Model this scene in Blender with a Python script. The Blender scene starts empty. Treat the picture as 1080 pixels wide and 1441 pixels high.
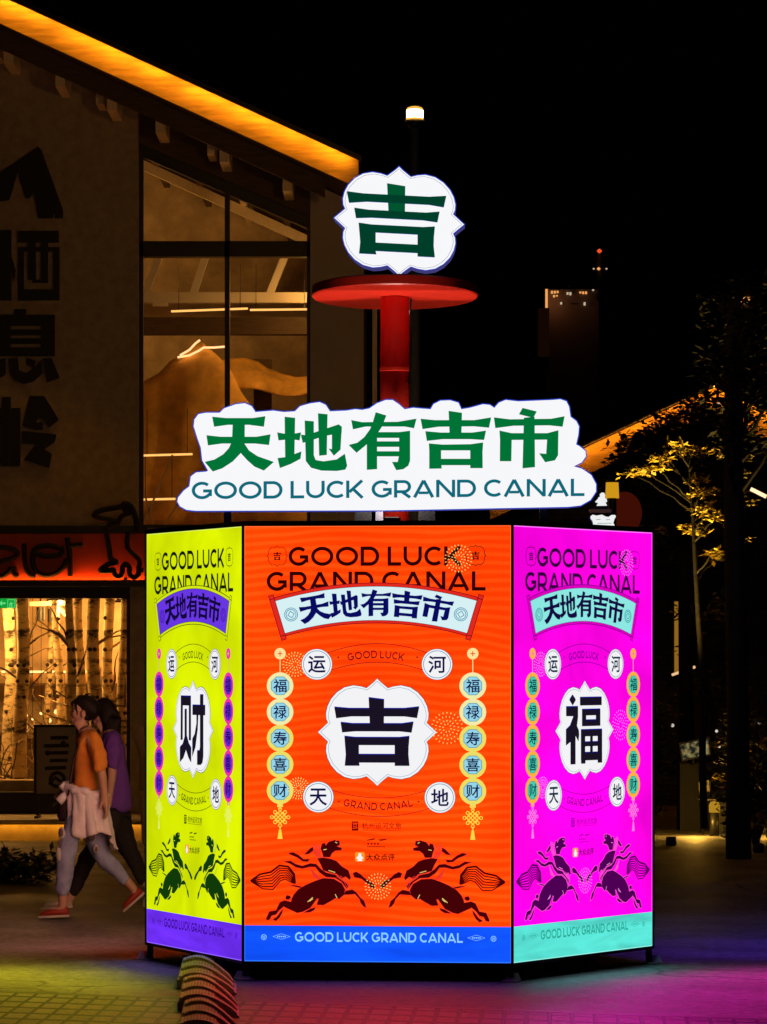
import bpy, bmesh, math, random
from mathutils import Vector, Matrix, noise
random.seed(7)
S = bpy.context.scene
COL = S.collection
R = math.radians
# ------------------------------------------------------------------ camera, sky, exposure
F = 5200.0          # focal length in photo pixels (photo is 1080 wide)
CH = 1.875          # camera height
HV = 922.0          # photo row of the horizon
cam_d = bpy.data.cameras.new('camera')
cam = bpy.data.objects.new('camera', cam_d); COL.objects.link(cam)
cam_d.sensor_fit = 'HORIZONTAL'; cam_d.sensor_width = 36.0
cam_d.lens = 36.0 * F / 1080.0
cam_d.shift_y = (HV - 720.5) / 1080.0
cam_d.clip_start = 0.5; cam_d.clip_end = 2000
cam.location = (0, 0, CH); cam.rotation_euler = (R(90), 0, 0)
S.camera = cam
world = bpy.data.worlds.new('World'); S.world = world; world.use_nodes = True
wn = world.node_tree.nodes; wl = world.node_tree.links
bg = wn['Background']
sky = wn.new('ShaderNodeTexSky'); sky.sky_type = 'NISHITA'; sky.sun_disc = False
sky.sun_elevation = R(-9.0); sky.sun_rotation = R(200)
wl.new(sky.outputs['Color'], bg.inputs['Color'])
bg.inputs['Strength'].default_value = 0.03
S.view_settings.view_transform = 'Standard'; S.view_settings.look = 'None'
S.view_settings.exposure = 0.0; S.view_settings.gamma = 1.0
S.cycles.use_denoising = True
S.cycles.sample_clamp_indirect = 4.0
S.cycles.max_bounces = 6; S.cycles.transparent_max_bounces = 12

def W(u, v, Y):      # a point at depth Y seen at photo pixel (u, v)
    return Vector(((u - 540) / F * Y, Y, CH - (v - HV) / F * Y))
def GY(v, z=0.0):    # depth at which height z shows at photo row v
    return (CH - z) * F / (v - HV)

# ------------------------------------------------------------------ materials
def srgb(r, g, b):
    f = lambda c: (c / 255) / 12.92 if c <= 10 else ((c / 255 + .055) / 1.055) ** 2.4
    return (f(r), f(g), f(b), 1)
MATS = {}
def emis(name, col, st=1.0, sample=True):
    if name in MATS: return MATS[name]
    m = bpy.data.materials.new(name); m.use_nodes = True
    n = m.node_tree.nodes; n.clear()
    o = n.new('ShaderNodeOutputMaterial'); e = n.new('ShaderNodeEmission')
    e.inputs[0].default_value = (*col[:3], 1); e.inputs[1].default_value = st
    m.node_tree.links.new(e.outputs[0], o.inputs[0])
    m.cycles.emission_sampling = 'FRONT_BACK' if sample else 'NONE'
    MATS[name] = m
    return m
def mat(name, col, rough=.6, metal=0., spec=.5, var=.0, scale=6., bump=0., col2=None, stretch=(1, 1, 1), emit=None):
    if name in MATS: return MATS[name]
    m = bpy.data.materials.new(name); m.use_nodes = True
    nt = m.node_tree; n = nt.nodes; L = nt.links
    p = n['Principled BSDF']
    p.inputs['Base Color'].default_value = (*col[:3], 1)
    p.inputs['Roughness'].default_value = rough
    p.inputs['Metallic'].default_value = metal
    p.inputs['Specular IOR Level'].default_value = spec
    if var or bump or col2:
        tc = n.new('ShaderNodeTexCoord'); mp = n.new('ShaderNodeMapping'); mp.inputs['Scale'].default_value = stretch
        L.new(tc.outputs['Object'], mp.inputs[0])
        nz = n.new('ShaderNodeTexNoise'); nz.inputs['Scale'].default_value = scale; nz.inputs['Detail'].default_value = 6
        nz.inputs['Roughness'].default_value = .65
        L.new(mp.outputs[0], nz.inputs['Vector'])
        rp = n.new('ShaderNodeValToRGB'); rp.color_ramp.elements[0].position = .3; rp.color_ramp.elements[1].position = .7
        c2 = col2 or tuple(c * (1 + var) for c in col[:3]); c1 = col[:3] if col2 else tuple(c * (1 - var) for c in col[:3])
        rp.color_ramp.elements[0].color = (*c1[:3], 1); rp.color_ramp.elements[1].color = (*c2[:3], 1)
        L.new(nz.outputs['Fac'], rp.inputs[0]); L.new(rp.outputs[0], p.inputs['Base Color'])
        if bump:
            b = n.new('ShaderNodeBump'); b.inputs['Strength'].default_value = bump; b.inputs['Distance'].default_value = .02
            L.new(nz.outputs['Fac'], b.inputs['Height']); L.new(b.outputs[0], p.inputs['Normal'])
    MATS[name] = m
    return m
def glass(name, tint=(1, 1, 1), gloss=.06):
    m = bpy.data.materials.new(name); m.use_nodes = True
    n = m.node_tree.nodes; n.clear(); L = m.node_tree.links
    o = n.new('ShaderNodeOutputMaterial'); t = n.new('ShaderNodeBsdfTransparent'); g = n.new('ShaderNodeBsdfGlossy'); x = n.new('ShaderNodeMixShader')
    t.inputs[0].default_value = (*tint, 1); g.inputs['Roughness'].default_value = .02; x.inputs[0].default_value = gloss
    L.new(t.outputs[0], x.inputs[1]); L.new(g.outputs[0], x.inputs[2]); L.new(x.outputs[0], o.inputs[0])
    return m

# ------------------------------------------------------------------ object helpers
class MB:
    """collects geometry for ONE mesh"""
    def __init__(s): s.v = []; s.f = []; s.mi = []; s.m = []
    def mat(s, m):
        if m not in s.m: s.m.append(m)
        return s.m.index(m)
    def poly(s, pts, m):
        k = len(s.v); s.v += [tuple(p) for p in pts]; s.f.append(list(range(k, k + len(pts)))); s.mi.append(s.mat(m))
    def mesh(s, vs, fs, m):
        k = len(s.v); s.v += [tuple(p) for p in vs]; i = s.mat(m)
        for f in fs: s.f.append([k + a for a in f]); s.mi.append(i)
    def box(s, a, b, m):
        (x0, y0, z0), (x1, y1, z1) = a, b
        x0, x1 = min(x0, x1), max(x0, x1); y0, y1 = min(y0, y1), max(y0, y1); z0, z1 = min(z0, z1), max(z0, z1)
        vs = [(x0, y0, z0), (x1, y0, z0), (x1, y1, z0), (x0, y1, z0), (x0, y0, z1), (x1, y0, z1), (x1, y1, z1), (x0, y1, z1)]
        s.mesh(vs, [(0, 3, 2, 1), (4, 5, 6, 7), (0, 1, 5, 4), (1, 2, 6, 5), (2, 3, 7, 6), (3, 0, 4, 7)], m)
    def beam(s, p, q, w, h, m, up=(0, 0, 1)):
        p = Vector(p); q = Vector(q); d = (q - p).normalized(); up = Vector(up)
        if abs(d.dot(up)) > .98: up = Vector((0, 1, 0))
        x = d.cross(up).normalized() * w / 2; z = x.cross(d).normalized() * h / 2
        vs = [p - x - z, p + x - z, p + x + z, p - x + z, q - x - z, q + x - z, q + x + z, q - x + z]
        s.mesh(vs, [(0, 3, 2, 1), (4, 5, 6, 7), (0, 1, 5, 4), (1, 2, 6, 5), (2, 3, 7, 6), (3, 0, 4, 7)], m)
    def tube(s, pts, r, m, n=8):
        pts = [Vector(p) for p in pts]
        rs = r if isinstance(r, (list, tuple)) else [r] * len(pts)
        rings = []; last = None
        for i, p in enumerate(pts):
            d = (pts[min(i + 1, len(pts) - 1)] - pts[max(i - 1, 0)])
            d = d.normalized() if d.length > 1e-9 else Vector((0, 0, 1))
            a = (last - d * last.dot(d)) if last is not None else d.cross(Vector((0, 0, 1)))
            if a.length < 1e-4: a = d.cross(Vector((0, 1, 0)))
            a.normalize(); last = a; b = d.cross(a)
            rings.append([p + (a * math.cos(t) + b * math.sin(t)) * rs[i] for t in [2 * math.pi * k / n for k in range(n)]])
        vs = [v for r_ in rings for v in r_]; fs = []
        for i in range(len(rings) - 1):
            for k in range(n):
                fs.append((i * n + k, i * n + (k + 1) % n, (i + 1) * n + (k + 1) % n, (i + 1) * n + k))
        fs.append(tuple(reversed(range(n)))); fs.append(tuple((len(rings) - 1) * n + k for k in range(n)))
        s.mesh(vs, fs, m)
    def lathe(s, c, prof, m, n=24):
        c = Vector(c); vs = []; fs = []
        for (r, z) in prof:
            for k in range(n): vs.append(c + Vector((r * math.cos(2 * math.pi * k / n), r * math.sin(2 * math.pi * k / n), z)))
        for i in range(len(prof) - 1):
            for k in range(n): fs.append((i * n + k, i * n + (k + 1) % n, (i + 1) * n + (k + 1) % n, (i + 1) * n + k))
        fs.append(tuple(reversed(range(n)))); fs.append(tuple((len(prof) - 1) * n + k for k in range(n)))
        s.mesh(vs, fs, m)
    def prism(s, pts, vec, m, mside=None):
        """closed outline pts (3D, planar) pushed along vec"""
        n = len(pts); vec = Vector(vec); A = [Vector(p) for p in pts]; B = [p + vec for p in A]
        s.mesh(A, [tuple(range(n))], m); s.mesh(B, [tuple(reversed(range(n)))], mside or m)
        s.mesh(A + B, [(i, n + i, n + (i + 1) % n, (i + 1) % n) for i in range(n)], mside or m)
    def build(s, name, parent=None, smooth=False, fix=True):
        me = bpy.data.meshes.new(name)
        off = Vector(parent_world(parent)) if parent else Vector((0, 0, 0))
        me.from_pydata([tuple(Vector(v) - off) for v in s.v], [], s.f)
        for m in s.m: me.materials.append(m)
        me.polygons.foreach_set('material_index', s.mi)
        me.update()
        if fix:
            bm = bmesh.new(); bm.from_mesh(me); bmesh.ops.recalc_face_normals(bm, faces=bm.faces); bm.to_mesh(me); bm.free()
        if smooth: me.shade_smooth() if hasattr(me, 'shade_smooth') else [setattr(p, 'use_smooth', True) for p in me.polygons]
        o = bpy.data.objects.new(name, me); COL.objects.link(o)
        if parent: o.parent = parent
        return o
def parent_world(o):
    v = Vector((0, 0, 0))
    while o: v += Vector(o.location); o = o.parent
    return v
def thing(name, label, cat, loc=(0, 0, 0), group=None):
    o = bpy.data.objects.new(name, None); COL.objects.link(o); o.location = loc; o.empty_display_size = .2
    return tag(o, label, cat, group)
def tag(o, label, cat, group=None):
    o['label'] = label; o['category'] = cat
    if group: o['group'] = group
    return o
def solo(mb, name, label, cat, loc, group=None, smooth=False):
    """a thing that is one mesh, origin at loc"""
    me_o = mb.build(name, None, smooth)
    me_o.data.transform(Matrix.Translation(-Vector(loc))); me_o.location = loc
    return tag(me_o, label, cat, group)
def copy_tree(o, parent=None):
    c = o.copy(); COL.objects.link(c)
    if parent: c.parent = parent
    for ch in list(o.children): copy_tree(ch, c)
    return c
def lamp(name, loc, power, col, parent=None, size=.05, kind='POINT', **kw):
    d = bpy.data.lights.new(name, kind); d.energy = power; d.color = col[:3]
    if kind in ('POINT', 'SPOT'): d.shadow_soft_size = size
    for k, v in kw.items(): setattr(d, k, v)
    o = bpy.data.objects.new(name, d); COL.objects.link(o)
    if parent: o.parent = parent; o.location = Vector(loc) - parent_world(parent)
    else: o.location = loc
    return o
def aim(o, d):
    o.rotation_euler = Vector(d).to_track_quat('-Z', 'Y').to_euler()

# ------------------------------------------------------------------ skin helper (bodies, branches)
def skinned(name, pts, edges, radii, m, parent=None, sub=2, root=0, branch=0.0):
    me = bpy.data.meshes.new('tmp'); me.from_pydata([tuple(p) for p in pts], edges, [])
    o = bpy.data.objects.new('tmp', me); COL.objects.link(o)
    sk = o.modifiers.new('s', 'SKIN'); sk.branch_smoothing = branch; sk.use_smooth_shade = True
    sd = o.modifiers.new('d', 'SUBSURF'); sd.levels = sub; sd.render_levels = sub
    for i, r in enumerate(radii):
        d = me.skin_vertices[0].data[i]; d.radius = (r, r) if not isinstance(r, tuple) else r
    # one root per connected island
    seen = set(); adj = {i: [] for i in range(len(pts))}
    for a, b in edges: adj[a].append(b); adj[b].append(a)
    for st in [root] + list(range(len(pts))):
        if st in seen: continue
        me.skin_vertices[0].data[st].use_root = True
        q = [st]
        while q:
            k = q.pop()
            if k in seen: continue
            seen.add(k); q += adj[k]
    dg = bpy.context.evaluated_depsgraph_get()
    res = bpy.data.meshes.new_from_object(o.evaluated_get(dg)); res.name = name
    bpy.data.objects.remove(o, do_unlink=True)
    res.materials.clear(); res.materials.append(m)
    for p in res.polygons: p.use_smooth = True; p.material_index = 0
    r = bpy.data.objects.new(name, res); COL.objects.link(r)
    if parent: r.parent = parent
    return r

# ------------------------------------------------------------------ lettering
def stroke(pts, w, closed=False):
    """quad strip following a polyline"""
    n = len(pts); L = []; Rr = []
    for i in range(n):
        p = Vector(pts[i][:2])
        a = Vector(pts[(i - 1) % n][:2]) if (closed or i > 0) else None
        b = Vector(pts[(i + 1) % n][:2]) if (closed or i < n - 1) else None
        d1 = (p - a).normalized() if a is not None else None
        d2 = (b - p).normalized() if b is not None else None
        d1 = d1 or d2; d2 = d2 or d1
        n1 = Vector((-d1.y, d1.x)); n2 = Vector((-d2.y, d2.x)); nn = (n1 + n2)
        nn = nn.normalized() if nn.length > 1e-6 else n1
        k = w / 2 / max(.35, nn.dot(n1))
        L.append(p + nn * k); Rr.append(p - nn * k)
    q = []
    for i in range(n if closed else n - 1):
        j = (i + 1) % n
        q.append([tuple(L[i]), tuple(L[j]), tuple(Rr[j]), tuple(Rr[i])])
    return q
def arc(cx, cy, rx, ry, a0, a1, n=20):
    return [(cx + rx * math.cos(R(a0 + (a1 - a0) * i / n)), cy + ry * math.sin(R(a0 + (a1 - a0) * i / n))) for i in range(n + 1)]
LW = {'G': 1.08, 'O': 1.2, 'D': 1.0, 'L': .72, 'U': .98, 'C': .93, 'K': .92, 'R': .9, 'A': 1.12, 'N': 1.0, ' ': .32}
def latin(ch, w=.15):
    """capital letter, unit cap height, y up: list of quads"""
    h = w / 2; W_ = LW[ch]; a = W_ / 2 - h; b = .5 - h; c = W_ / 2
    if ch == 'O': return stroke(arc(c, .5, a, b, 0, 360, 32)[:-1], w, True)
    if ch == 'C': a = .54 - h; return stroke(arc(a + h, .5, a, b, 47, 313, 26), w)
    if ch == 'G': return stroke(arc(c, .5, a, b, 47, 322, 26) + [(c + a, .2)], w)[:-1] + stroke([(c + a - .02, .17), (c + a - .02, .46)], w) + stroke([(c + .06, .47), (c + a + h - .02, .47)], w)
    if ch == 'D': return stroke([(h, 0), (h, 1)], w) + stroke([(w, 1 - h)] + arc(W_ - h - b, .5, b, b, 90, -90, 18) + [(w, h)], w)
    if ch == 'L': return stroke([(h, 1), (h, 0)], w) + stroke([(w, h), (W_, h)], w)
    if ch == 'U':
        r = W_ / 2 - h
        return stroke([(h, 1), (h, r * .9 + h)] + arc(c, r * .9 + h, r, r * .9, 180, 360, 16)[1:-1] + [(W_ - h, r * .9 + h), (W_ - h, 1)], w)
    if ch == 'K': return stroke([(h, 0), (h, 1)], w) + stroke([(w, .34), (W_ - .08, 1.0)], w) + stroke([(.36, .52), (W_ - .06, 0)], w)
    if ch == 'R':
        r = .5 * .62
        return stroke([(h, 0), (h, 1)], w) + stroke([(w, 1 - h)] + arc(W_ - h - r + .02, 1 - h - r + .02, r - .02, r - .02, 90, -90, 14) + [(w, 1 - h - 2 * r + .04)], w) + stroke([(.46, .3), (W_ - .05, 0)], w)
    if ch == 'A': return stroke([(.08, 0), (c, .97)], w) + stroke([(c, .97), (W_ - .08, 0)], w) + stroke([(.3, .26), (W_ - .3, .26)], w * .9)
    if ch == 'N': return stroke([(h, 0), (h, 1)], w) + stroke([(h, .97), (W_ - h, .03)], w * .95) + stroke([(W_ - h, 0), (W_ - h, 1)], w)
    return []
def latin_text(s, w=.15, gap=.13):
    """(quads y-up, total width) unit cap height"""
    x = 0; out = []; k = 0
    for ch in s:
        for q in latin(ch, w):
            out.append(([(px + x, py) for px, py in q], k)); k += 1
        x += LW[ch] + (gap if ch != ' ' else 0)
    return out, x - gap
def cjk(s, offset=.0):
    """Chinese text: (verts 2D, faces, bbox) normalised so each glyph cell is 1 high, y up"""
    cu = bpy.data.curves.new('t', 'FONT'); cu.body = s; cu.offset = offset; cu.resolution_u = 3
    o = bpy.data.objects.new('t', cu); COL.objects.link(o)
    dg = bpy.context.evaluated_depsgraph_get(); me = bpy.data.meshes.new_from_object(o.evaluated_get(dg))
    vs = [(v.co.x, v.co.y) for v in me.vertices]; fs = [tuple(p.vertices) for p in me.polygons]
    bpy.data.objects.remove(o, do_unlink=True); bpy.data.curves.remove(cu); bpy.data.meshes.remove(me)
    bb = (min(v[0] for v in vs), min(v[1] for v in vs), max(v[0] for v in vs), max(v[1] for v in vs))
    return vs, fs, bb
CJK = {}
def cjk_polys(s, x0, y0, x1, y1, offset=.012):
    """polygons of text s fitted in box (y down, photo style)"""
    if (s, offset) not in CJK: CJK[(s, offset)] = cjk(s, offset)
    vs, fs, (a, b, c, d) = CJK[(s, offset)]
    g = lambda p: (x0 + (p[0] - a) / (c - a) * (x1 - x0), y1 - (p[1] - b) / (d - b) * (y1 - y0))
    return [[g(vs[i]) for i in f] for f in fs]

# big display characters, traced as stroke outlines (y down)
z1 = lambda P: [(270 + x / 3.724, 560 + y / 3.724) for x, y in P]
z2 = lambda P: [(540 + x / 3.6, 560 + y / 3.6) for x, y in P]
G_TIAN = [z1(p) for p in [
    [(107, 98), (180, 105), (320, 105), (386, 95), (378, 150), (300, 140), (190, 140), (117, 150)],
    [(77, 195), (150, 203), (340, 203), (413, 190), (405, 246), (330, 238), (160, 238), (85, 248)],
    [(215, 130), (278, 130), (277, 236), (255, 290), (215, 332), (160, 368), (110, 385), (68, 335), (120, 322), (165, 295), (195, 262), (211, 225)],
    [(240, 225), (272, 232), (300, 275), (345, 305), (430, 335), (378, 380), (330, 360), (290, 325), (245, 275)]]]
G_DI = [z1(p) for p in [
    [(487, 98), (542, 104), (538, 320), (490, 325)],
    [(448, 180), (480, 186), (540, 186), (573, 180), (565, 222), (540, 218), (490, 218), (455, 222)],
    [(450, 315), (490, 310), (535, 295), (575, 280), (570, 318), (520, 345), (462, 367)],
    [(592, 118), (640, 122), (640, 300), (650, 325), (690, 332), (760, 322), (803, 292), (815, 355), (805, 375), (760, 382), (680, 380), (625, 365), (598, 330)],
    [(572, 192), (600, 195), (690, 165), (770, 138), (787, 150), (786, 182), (690, 200), (640, 217), (582, 235)],
    [(735, 165), (787, 150), (780, 270), (745, 302), (718, 265), (735, 268)],
    [(662, 80), (712, 85), (708, 298), (668, 302)]]]
G_YOU = [
    [(494.5, 591), (510, 594), (560, 593.5), (586.5, 589), (583, 602.5), (570, 600), (515, 600), (497, 604)],
    [(529, 580), (544, 584.5), (538, 600), (528, 615), (513, 628), (502, 637), (491, 626), (503, 623), (513, 615), (521, 604), (525, 594)],
    [(516.5, 616), (531, 605), (531, 660), (516.5, 661)],
    [(530, 608), (562, 608), (562, 616), (530, 616)], [(530, 621), (562.5, 621), (562.5, 628.6), (530, 628.6)], [(530, 635), (562.5, 635), (562.5, 642), (530, 642)],
    [(562, 608), (577.5, 606), (577.5, 648), (575, 655), (568, 660), (558, 661.5), (552, 650), (560, 650), (562, 640)]]
G_JI = [z2(p) for p in [
    [(188, 105), (260, 112), (460, 112), (546, 98), (535, 150), (460, 143), (280, 145), (198, 157)],
    [(330, 65), (398, 75), (395, 180), (335, 180)],
    [(212, 168), (290, 175), (450, 175), (520, 165), (510, 212), (440, 208), (300, 208), (220, 217)],
    [(230, 230), (300, 236), (440, 234), (505, 225), (503, 265), (232, 265)],
    [(232, 265), (292, 265), (292, 310), (295, 357), (232, 358)], [(440, 265), (502, 265), (503, 355), (440, 355)],
    [(292, 308), (440, 308), (440, 340), (294, 340)]]]
G_SHI = [z2(p) for p in [
    [(705, 50), (777, 68), (760, 100), (687, 82)],
    [(560, 98), (640, 108), (850, 105), (918, 92), (908, 145), (840, 138), (660, 140), (567, 152)],
    [(712, 100), (766, 95), (768, 350), (705, 356)],
    [(588, 165), (650, 178), (830, 178), (887, 163), (886, 210), (650, 212), (591, 210)],
    [(591, 208), (650, 210), (648, 320), (590, 320)],
    [(830, 205), (886, 205), (885, 290), (870, 315), (820, 325), (790, 280), (825, 283)]]]
GLY = [G_TIAN, G_DI, G_YOU, G_JI, G_SHI]
def norm(polys):
    xs = [p[0] for q in polys for p in q]; ys = [p[1] for q in polys for p in q]
    cx, cy = (min(xs) + max(xs)) / 2, (min(ys) + max(ys)) / 2; w = max(xs) - min(xs); h = max(ys) - min(ys)
    return [[((x - cx) / w, (y - cy) / h) for x, y in q] for q in polys]
# medallion faces, units: 1 = half width / half height of the medallion outline
nz = lambda P, cx, cy, hw, hh: [((x - cx) / hw, (y - cy) / hh) for x, y in P]
MED_JI = [nz(p, 525, 503, 470, 423) for p in [
    [(457, 230), (580, 245), (578, 450), (467, 450)],
    [(185, 305), (300, 315), (740, 315), (857, 302), (840, 388), (740, 375), (320, 375), (200, 390)],
    [(235, 425), (330, 435), (720, 435), (812, 422), (797, 503), (700, 493), (350, 493), (247, 502)],
    [(265, 535), (350, 544), (700, 544), (780, 535), (775, 602), (270, 602)],
    [(270, 601), (380, 601), (380, 740), (385, 765), (268, 765), (276, 680)], [(663, 601), (774, 601), (772, 680), (780, 765), (663, 765)],
    [(379, 678), (664, 678), (664, 740), (379, 740)]]]
MED_CAI = [nz(p, 305, 720, 215, 515) for p in [
    [(175, 370), (285, 370), (285, 465), (175, 465)], [(175, 464), (197, 464), (195, 832), (173, 832)], [(263, 464), (285, 464), (285, 832), (263, 832)],
    [(217, 510), (240, 510), (240, 790), (262, 870), (288, 915), (288, 1065), (260, 1020), (232, 935), (205, 1020), (165, 1070), (165, 915), (195, 880), (217, 800)],
    [(302, 462), (438, 462), (438, 562), (302, 562)],
    [(383, 352), (418, 352), (418, 1000), (410, 1060), (390, 1083), (352, 1085), (352, 940), (375, 940), (383, 900)],
    [(345, 561), (365, 561), (358, 720), (335, 900), (300, 1005), (300, 820), (325, 770), (345, 650)]]]
MED_FU = [nz(p, 405, 755, 322, 555) for p in [
    [(268, 355), (303, 410), (268, 470), (233, 410)],
    [(197, 487), (328, 487), (328, 600), (315, 705), (338, 760), (340, 800), (332, 875), (300, 810), (300, 1128), (245, 1128), (245, 875), (195, 915), (195, 745), (240, 700), (280, 590), (197, 588)],
    [(350, 385), (592, 385), (592, 472), (350, 472)],
    [(372, 520), (577, 520), (577, 585), (372, 585)], [(372, 584), (418, 584), (418, 641), (372, 641)], [(527, 584), (577, 584), (577, 641), (527, 641)], [(372, 640), (577, 640), (577, 705), (372, 705)],
    [(360, 748), (597, 748), (597, 820), (360, 820)], [(360, 887), (597, 887), (597, 932), (360, 932)], [(360, 1005), (597, 1005), (597, 1090), (360, 1090)],
    [(360, 819), (407, 819), (407, 1006), (360, 1006)], [(463, 819), (492, 819), (492, 1006), (463, 1006)], [(547, 819), (597, 819), (597, 1006), (547, 1006)],
    [(362, 1089), (410, 1089), (410, 1125), (362, 1125)], [(547, 1089), (597, 1089), (597, 1122), (547, 1122)]]]
_Q = [(0, 423), (28, 395), (58, 370), (85, 348), (130, 362), (190, 370), (260, 354), (320, 315), (366, 262), (394, 205), (406, 150), (403, 105), (390, 75), (430, 37), (470, 0)]
def med_outline(k=1.0):
    """closed outline of the quatrefoil medallion, unit half sizes, y down"""
    q = [(x / 470 * k, -y / 423 * k) for x, y in _Q]
    out = q + [(x, -y) for x, y in reversed(q[:-1])]
    out += [(-x, -y) for x, y in q[1:]]
    out += [(-x, y) for x, y in reversed(q[1:-1])]
    return out
# ------------------------------------------------------------------ ground
def ground_mat():
    m = mat('plaza_concrete', (.10, .095, .09), .45, spec=.4)
    nt = m.node_tree; n = nt.nodes; L = nt.links; p = n['Principled BSDF']
    tc = n.new('ShaderNodeNewGeometry')
    a = n.new('ShaderNodeTexNoise'); a.inputs['Scale'].default_value = 14; a.inputs['Detail'].default_value = 9; a.inputs['Roughness'].default_value = .78
    b = n.new('ShaderNodeTexNoise'); b.inputs['Scale'].default_value = .9; b.inputs['Detail'].default_value = 6
    c = n.new('ShaderNodeTexVoronoi'); c.feature = 'DISTANCE_TO_EDGE'; c.inputs['Scale'].default_value = .22
    for t in (a, b): L.new(tc.outputs['Position'], t.inputs['Vector'])
    mx = n.new('ShaderNodeMath'); mx.operation = 'MULTIPLY'; L.new(a.outputs['Fac'], mx.inputs[0]); L.new(b.outputs['Fac'], mx.inputs[1])
    r = n.new('ShaderNodeValToRGB'); r.color_ramp.elements[0].position = .14; r.color_ramp.elements[0].color = (.035, .032, .029, 1)
    r.color_ramp.elements[1].position = .36; r.color_ramp.elements[1].color = (.36, .335, .31, 1)
    L.new(mx.outputs[0], r.inputs[0])
    dn = n.new('ShaderNodeMixRGB'); dn.blend_type = 'ADD'; dn.inputs[0].default_value = .9; L.new(tc.outputs['Position'], dn.inputs[1]); L.new(b.outputs['Color'], dn.inputs[2]); L.new(dn.outputs[0], c.inputs['Vector'])
    ck = n.new('ShaderNodeMapRange'); ck.inputs[1].default_value = .0; ck.inputs[2].default_value = .006; ck.inputs[3].default_value = .25; ck.inputs[4].default_value = 1; L.new(c.outputs['Distance'], ck.inputs[0])
    mk = n.new('ShaderNodeMixRGB'); mk.blend_type = 'MULTIPLY'; mk.inputs[0].default_value = 1; L.new(r.outputs[0], mk.inputs[1]); L.new(ck.outputs[0], mk.inputs[2]); L.new(mk.outputs[0], p.inputs['Base Color'])
    rr = n.new('ShaderNodeMapRange'); rr.inputs[3].default_value = .40; rr.inputs[4].default_value = .85
    L.new(b.outputs['Fac'], rr.inputs[0]); L.new(rr.outputs[0], p.inputs['Roughness'])
    bp = n.new('ShaderNodeBump'); bp.inputs['Strength'].default_value = .9; bp.inputs['Distance'].default_value = .02
    L.new(a.outputs['Fac'], bp.inputs['Height']); L.new(bp.outputs[0], p.inputs['Normal'])
    return m
def paver_mat():
    m = mat('brick_pavers', (.2, .18, .16), .62, spec=.3)
    nt = m.node_tree; n = nt.nodes; L = nt.links; p = n['Principled BSDF']
    g = n.new('ShaderNodeNewGeometry'); sp = n.new('ShaderNodeSeparateXYZ'); L.new(g.outputs['Position'], sp.inputs[0])
    def lin(ax, ay):
        q = n.new('ShaderNodeMath'); q.operation = 'MULTIPLY'; L.new(sp.outputs[0], q.inputs[0]); q.inputs[1].default_value = ax
        w = n.new('ShaderNodeMath'); w.operation = 'MULTIPLY_ADD'; L.new(sp.outputs[1], w.inputs[0]); w.inputs[1].default_value = ay; L.new(q.outputs[0], w.inputs[2])
        return w
    u = lin(1, -.045); v = lin(.37 * .3, .3)
    cb = n.new('ShaderNodeCombineXYZ'); L.new(u.outputs[0], cb.inputs[0]); L.new(v.outputs[0], cb.inputs[1])
    b = n.new('ShaderNodeTexBrick'); b.offset = 0; b.inputs['Scale'].default_value = 1
    b.inputs['Brick Width'].default_value = .118; b.inputs['Row Height'].default_value = .09; b.inputs['Mortar Size'].default_value = .012
    b.inputs['Mortar Smooth'].default_value = .2; b.inputs['Bias'].default_value = -.1
    b.inputs['Color1'].default_value = (.24, .215, .195, 1); b.inputs['Color2'].default_value = (.34, .31, .285, 1); b.inputs['Mortar'].default_value = (.001, .001, .001, 1)
    L.new(cb.outputs[0], b.inputs['Vector'])
    nz_ = n.new('ShaderNodeTexNoise'); nz_.inputs['Scale'].default_value = 30; nz_.inputs['Detail'].default_value = 5; L.new(g.outputs['Position'], nz_.inputs['Vector'])
    mx = n.new('ShaderNodeMixRGB'); mx.blend_type = 'MULTIPLY'; mx.inputs[0].default_value = .7; L.new(b.outputs['Color'], mx.inputs[1])
    rp = n.new('ShaderNodeValToRGB'); rp.color_ramp.elements[0].position = .3; rp.color_ramp.elements[0].color = (.30, .30, .30, 1); rp.color_ramp.elements[1].position = .65
    L.new(nz_.outputs['Fac'], rp.inputs[0]); L.new(rp.outputs[0], mx.inputs[2])
    L.new(mx.outputs[0], p.inputs['Base Color'])
    bp = n.new('ShaderNodeBump'); bp.inputs['Strength'].default_value = .8; bp.inputs['Distance'].default_value = .01; bp.invert = True
    L.new(b.outputs['Fac'], bp.inputs['Height'])
    bp2 = n.new('ShaderNodeBump'); bp2.inputs['Strength'].default_value = .3; bp2.inputs['Distance'].default_value = .006
    L.new(nz_.outputs['Fac'], bp2.inputs['Height']); L.new(bp.outputs[0], bp2.inputs['Normal']); L.new(bp2.outputs[0], p.inputs['Normal'])
    return m
g = MB(); gm = ground_mat()
g.poly([(-300, -20, 0), (300, -20, 0), (300, 600, 0), (-300, 600, 0)], gm)
o = g.build('ground'); o['kind'] = 'structure'
g = MB()
def gp(u, v, z=0): Y = GY(v, z); return ((u - 540) / F * Y, Y, z)
a = Vector(gp(23, 1398, .004)); b = Vector(gp(929, 1431, .004)); d = (b - a)
p0 = a - d * 1.5; p1 = b + d * 1.5
g.poly([p0, p0 - Vector((0, 7, 0)), p1 - Vector((0, 7, 0)), p1], paver_mat())
o = g.build('paving'); o['kind'] = 'structure'
g = MB(); drain = mat('edge_stone', (.05, .048, .045), .6)
g.poly([p0 + Vector((0, 0, .002)), p1 + Vector((0, 0, .002)), p1 + Vector((0, .07, .002)), p0 + Vector((0, .07, .002))], drain)
o = g.build('kerb_strip'); o['kind'] = 'structure'

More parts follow.
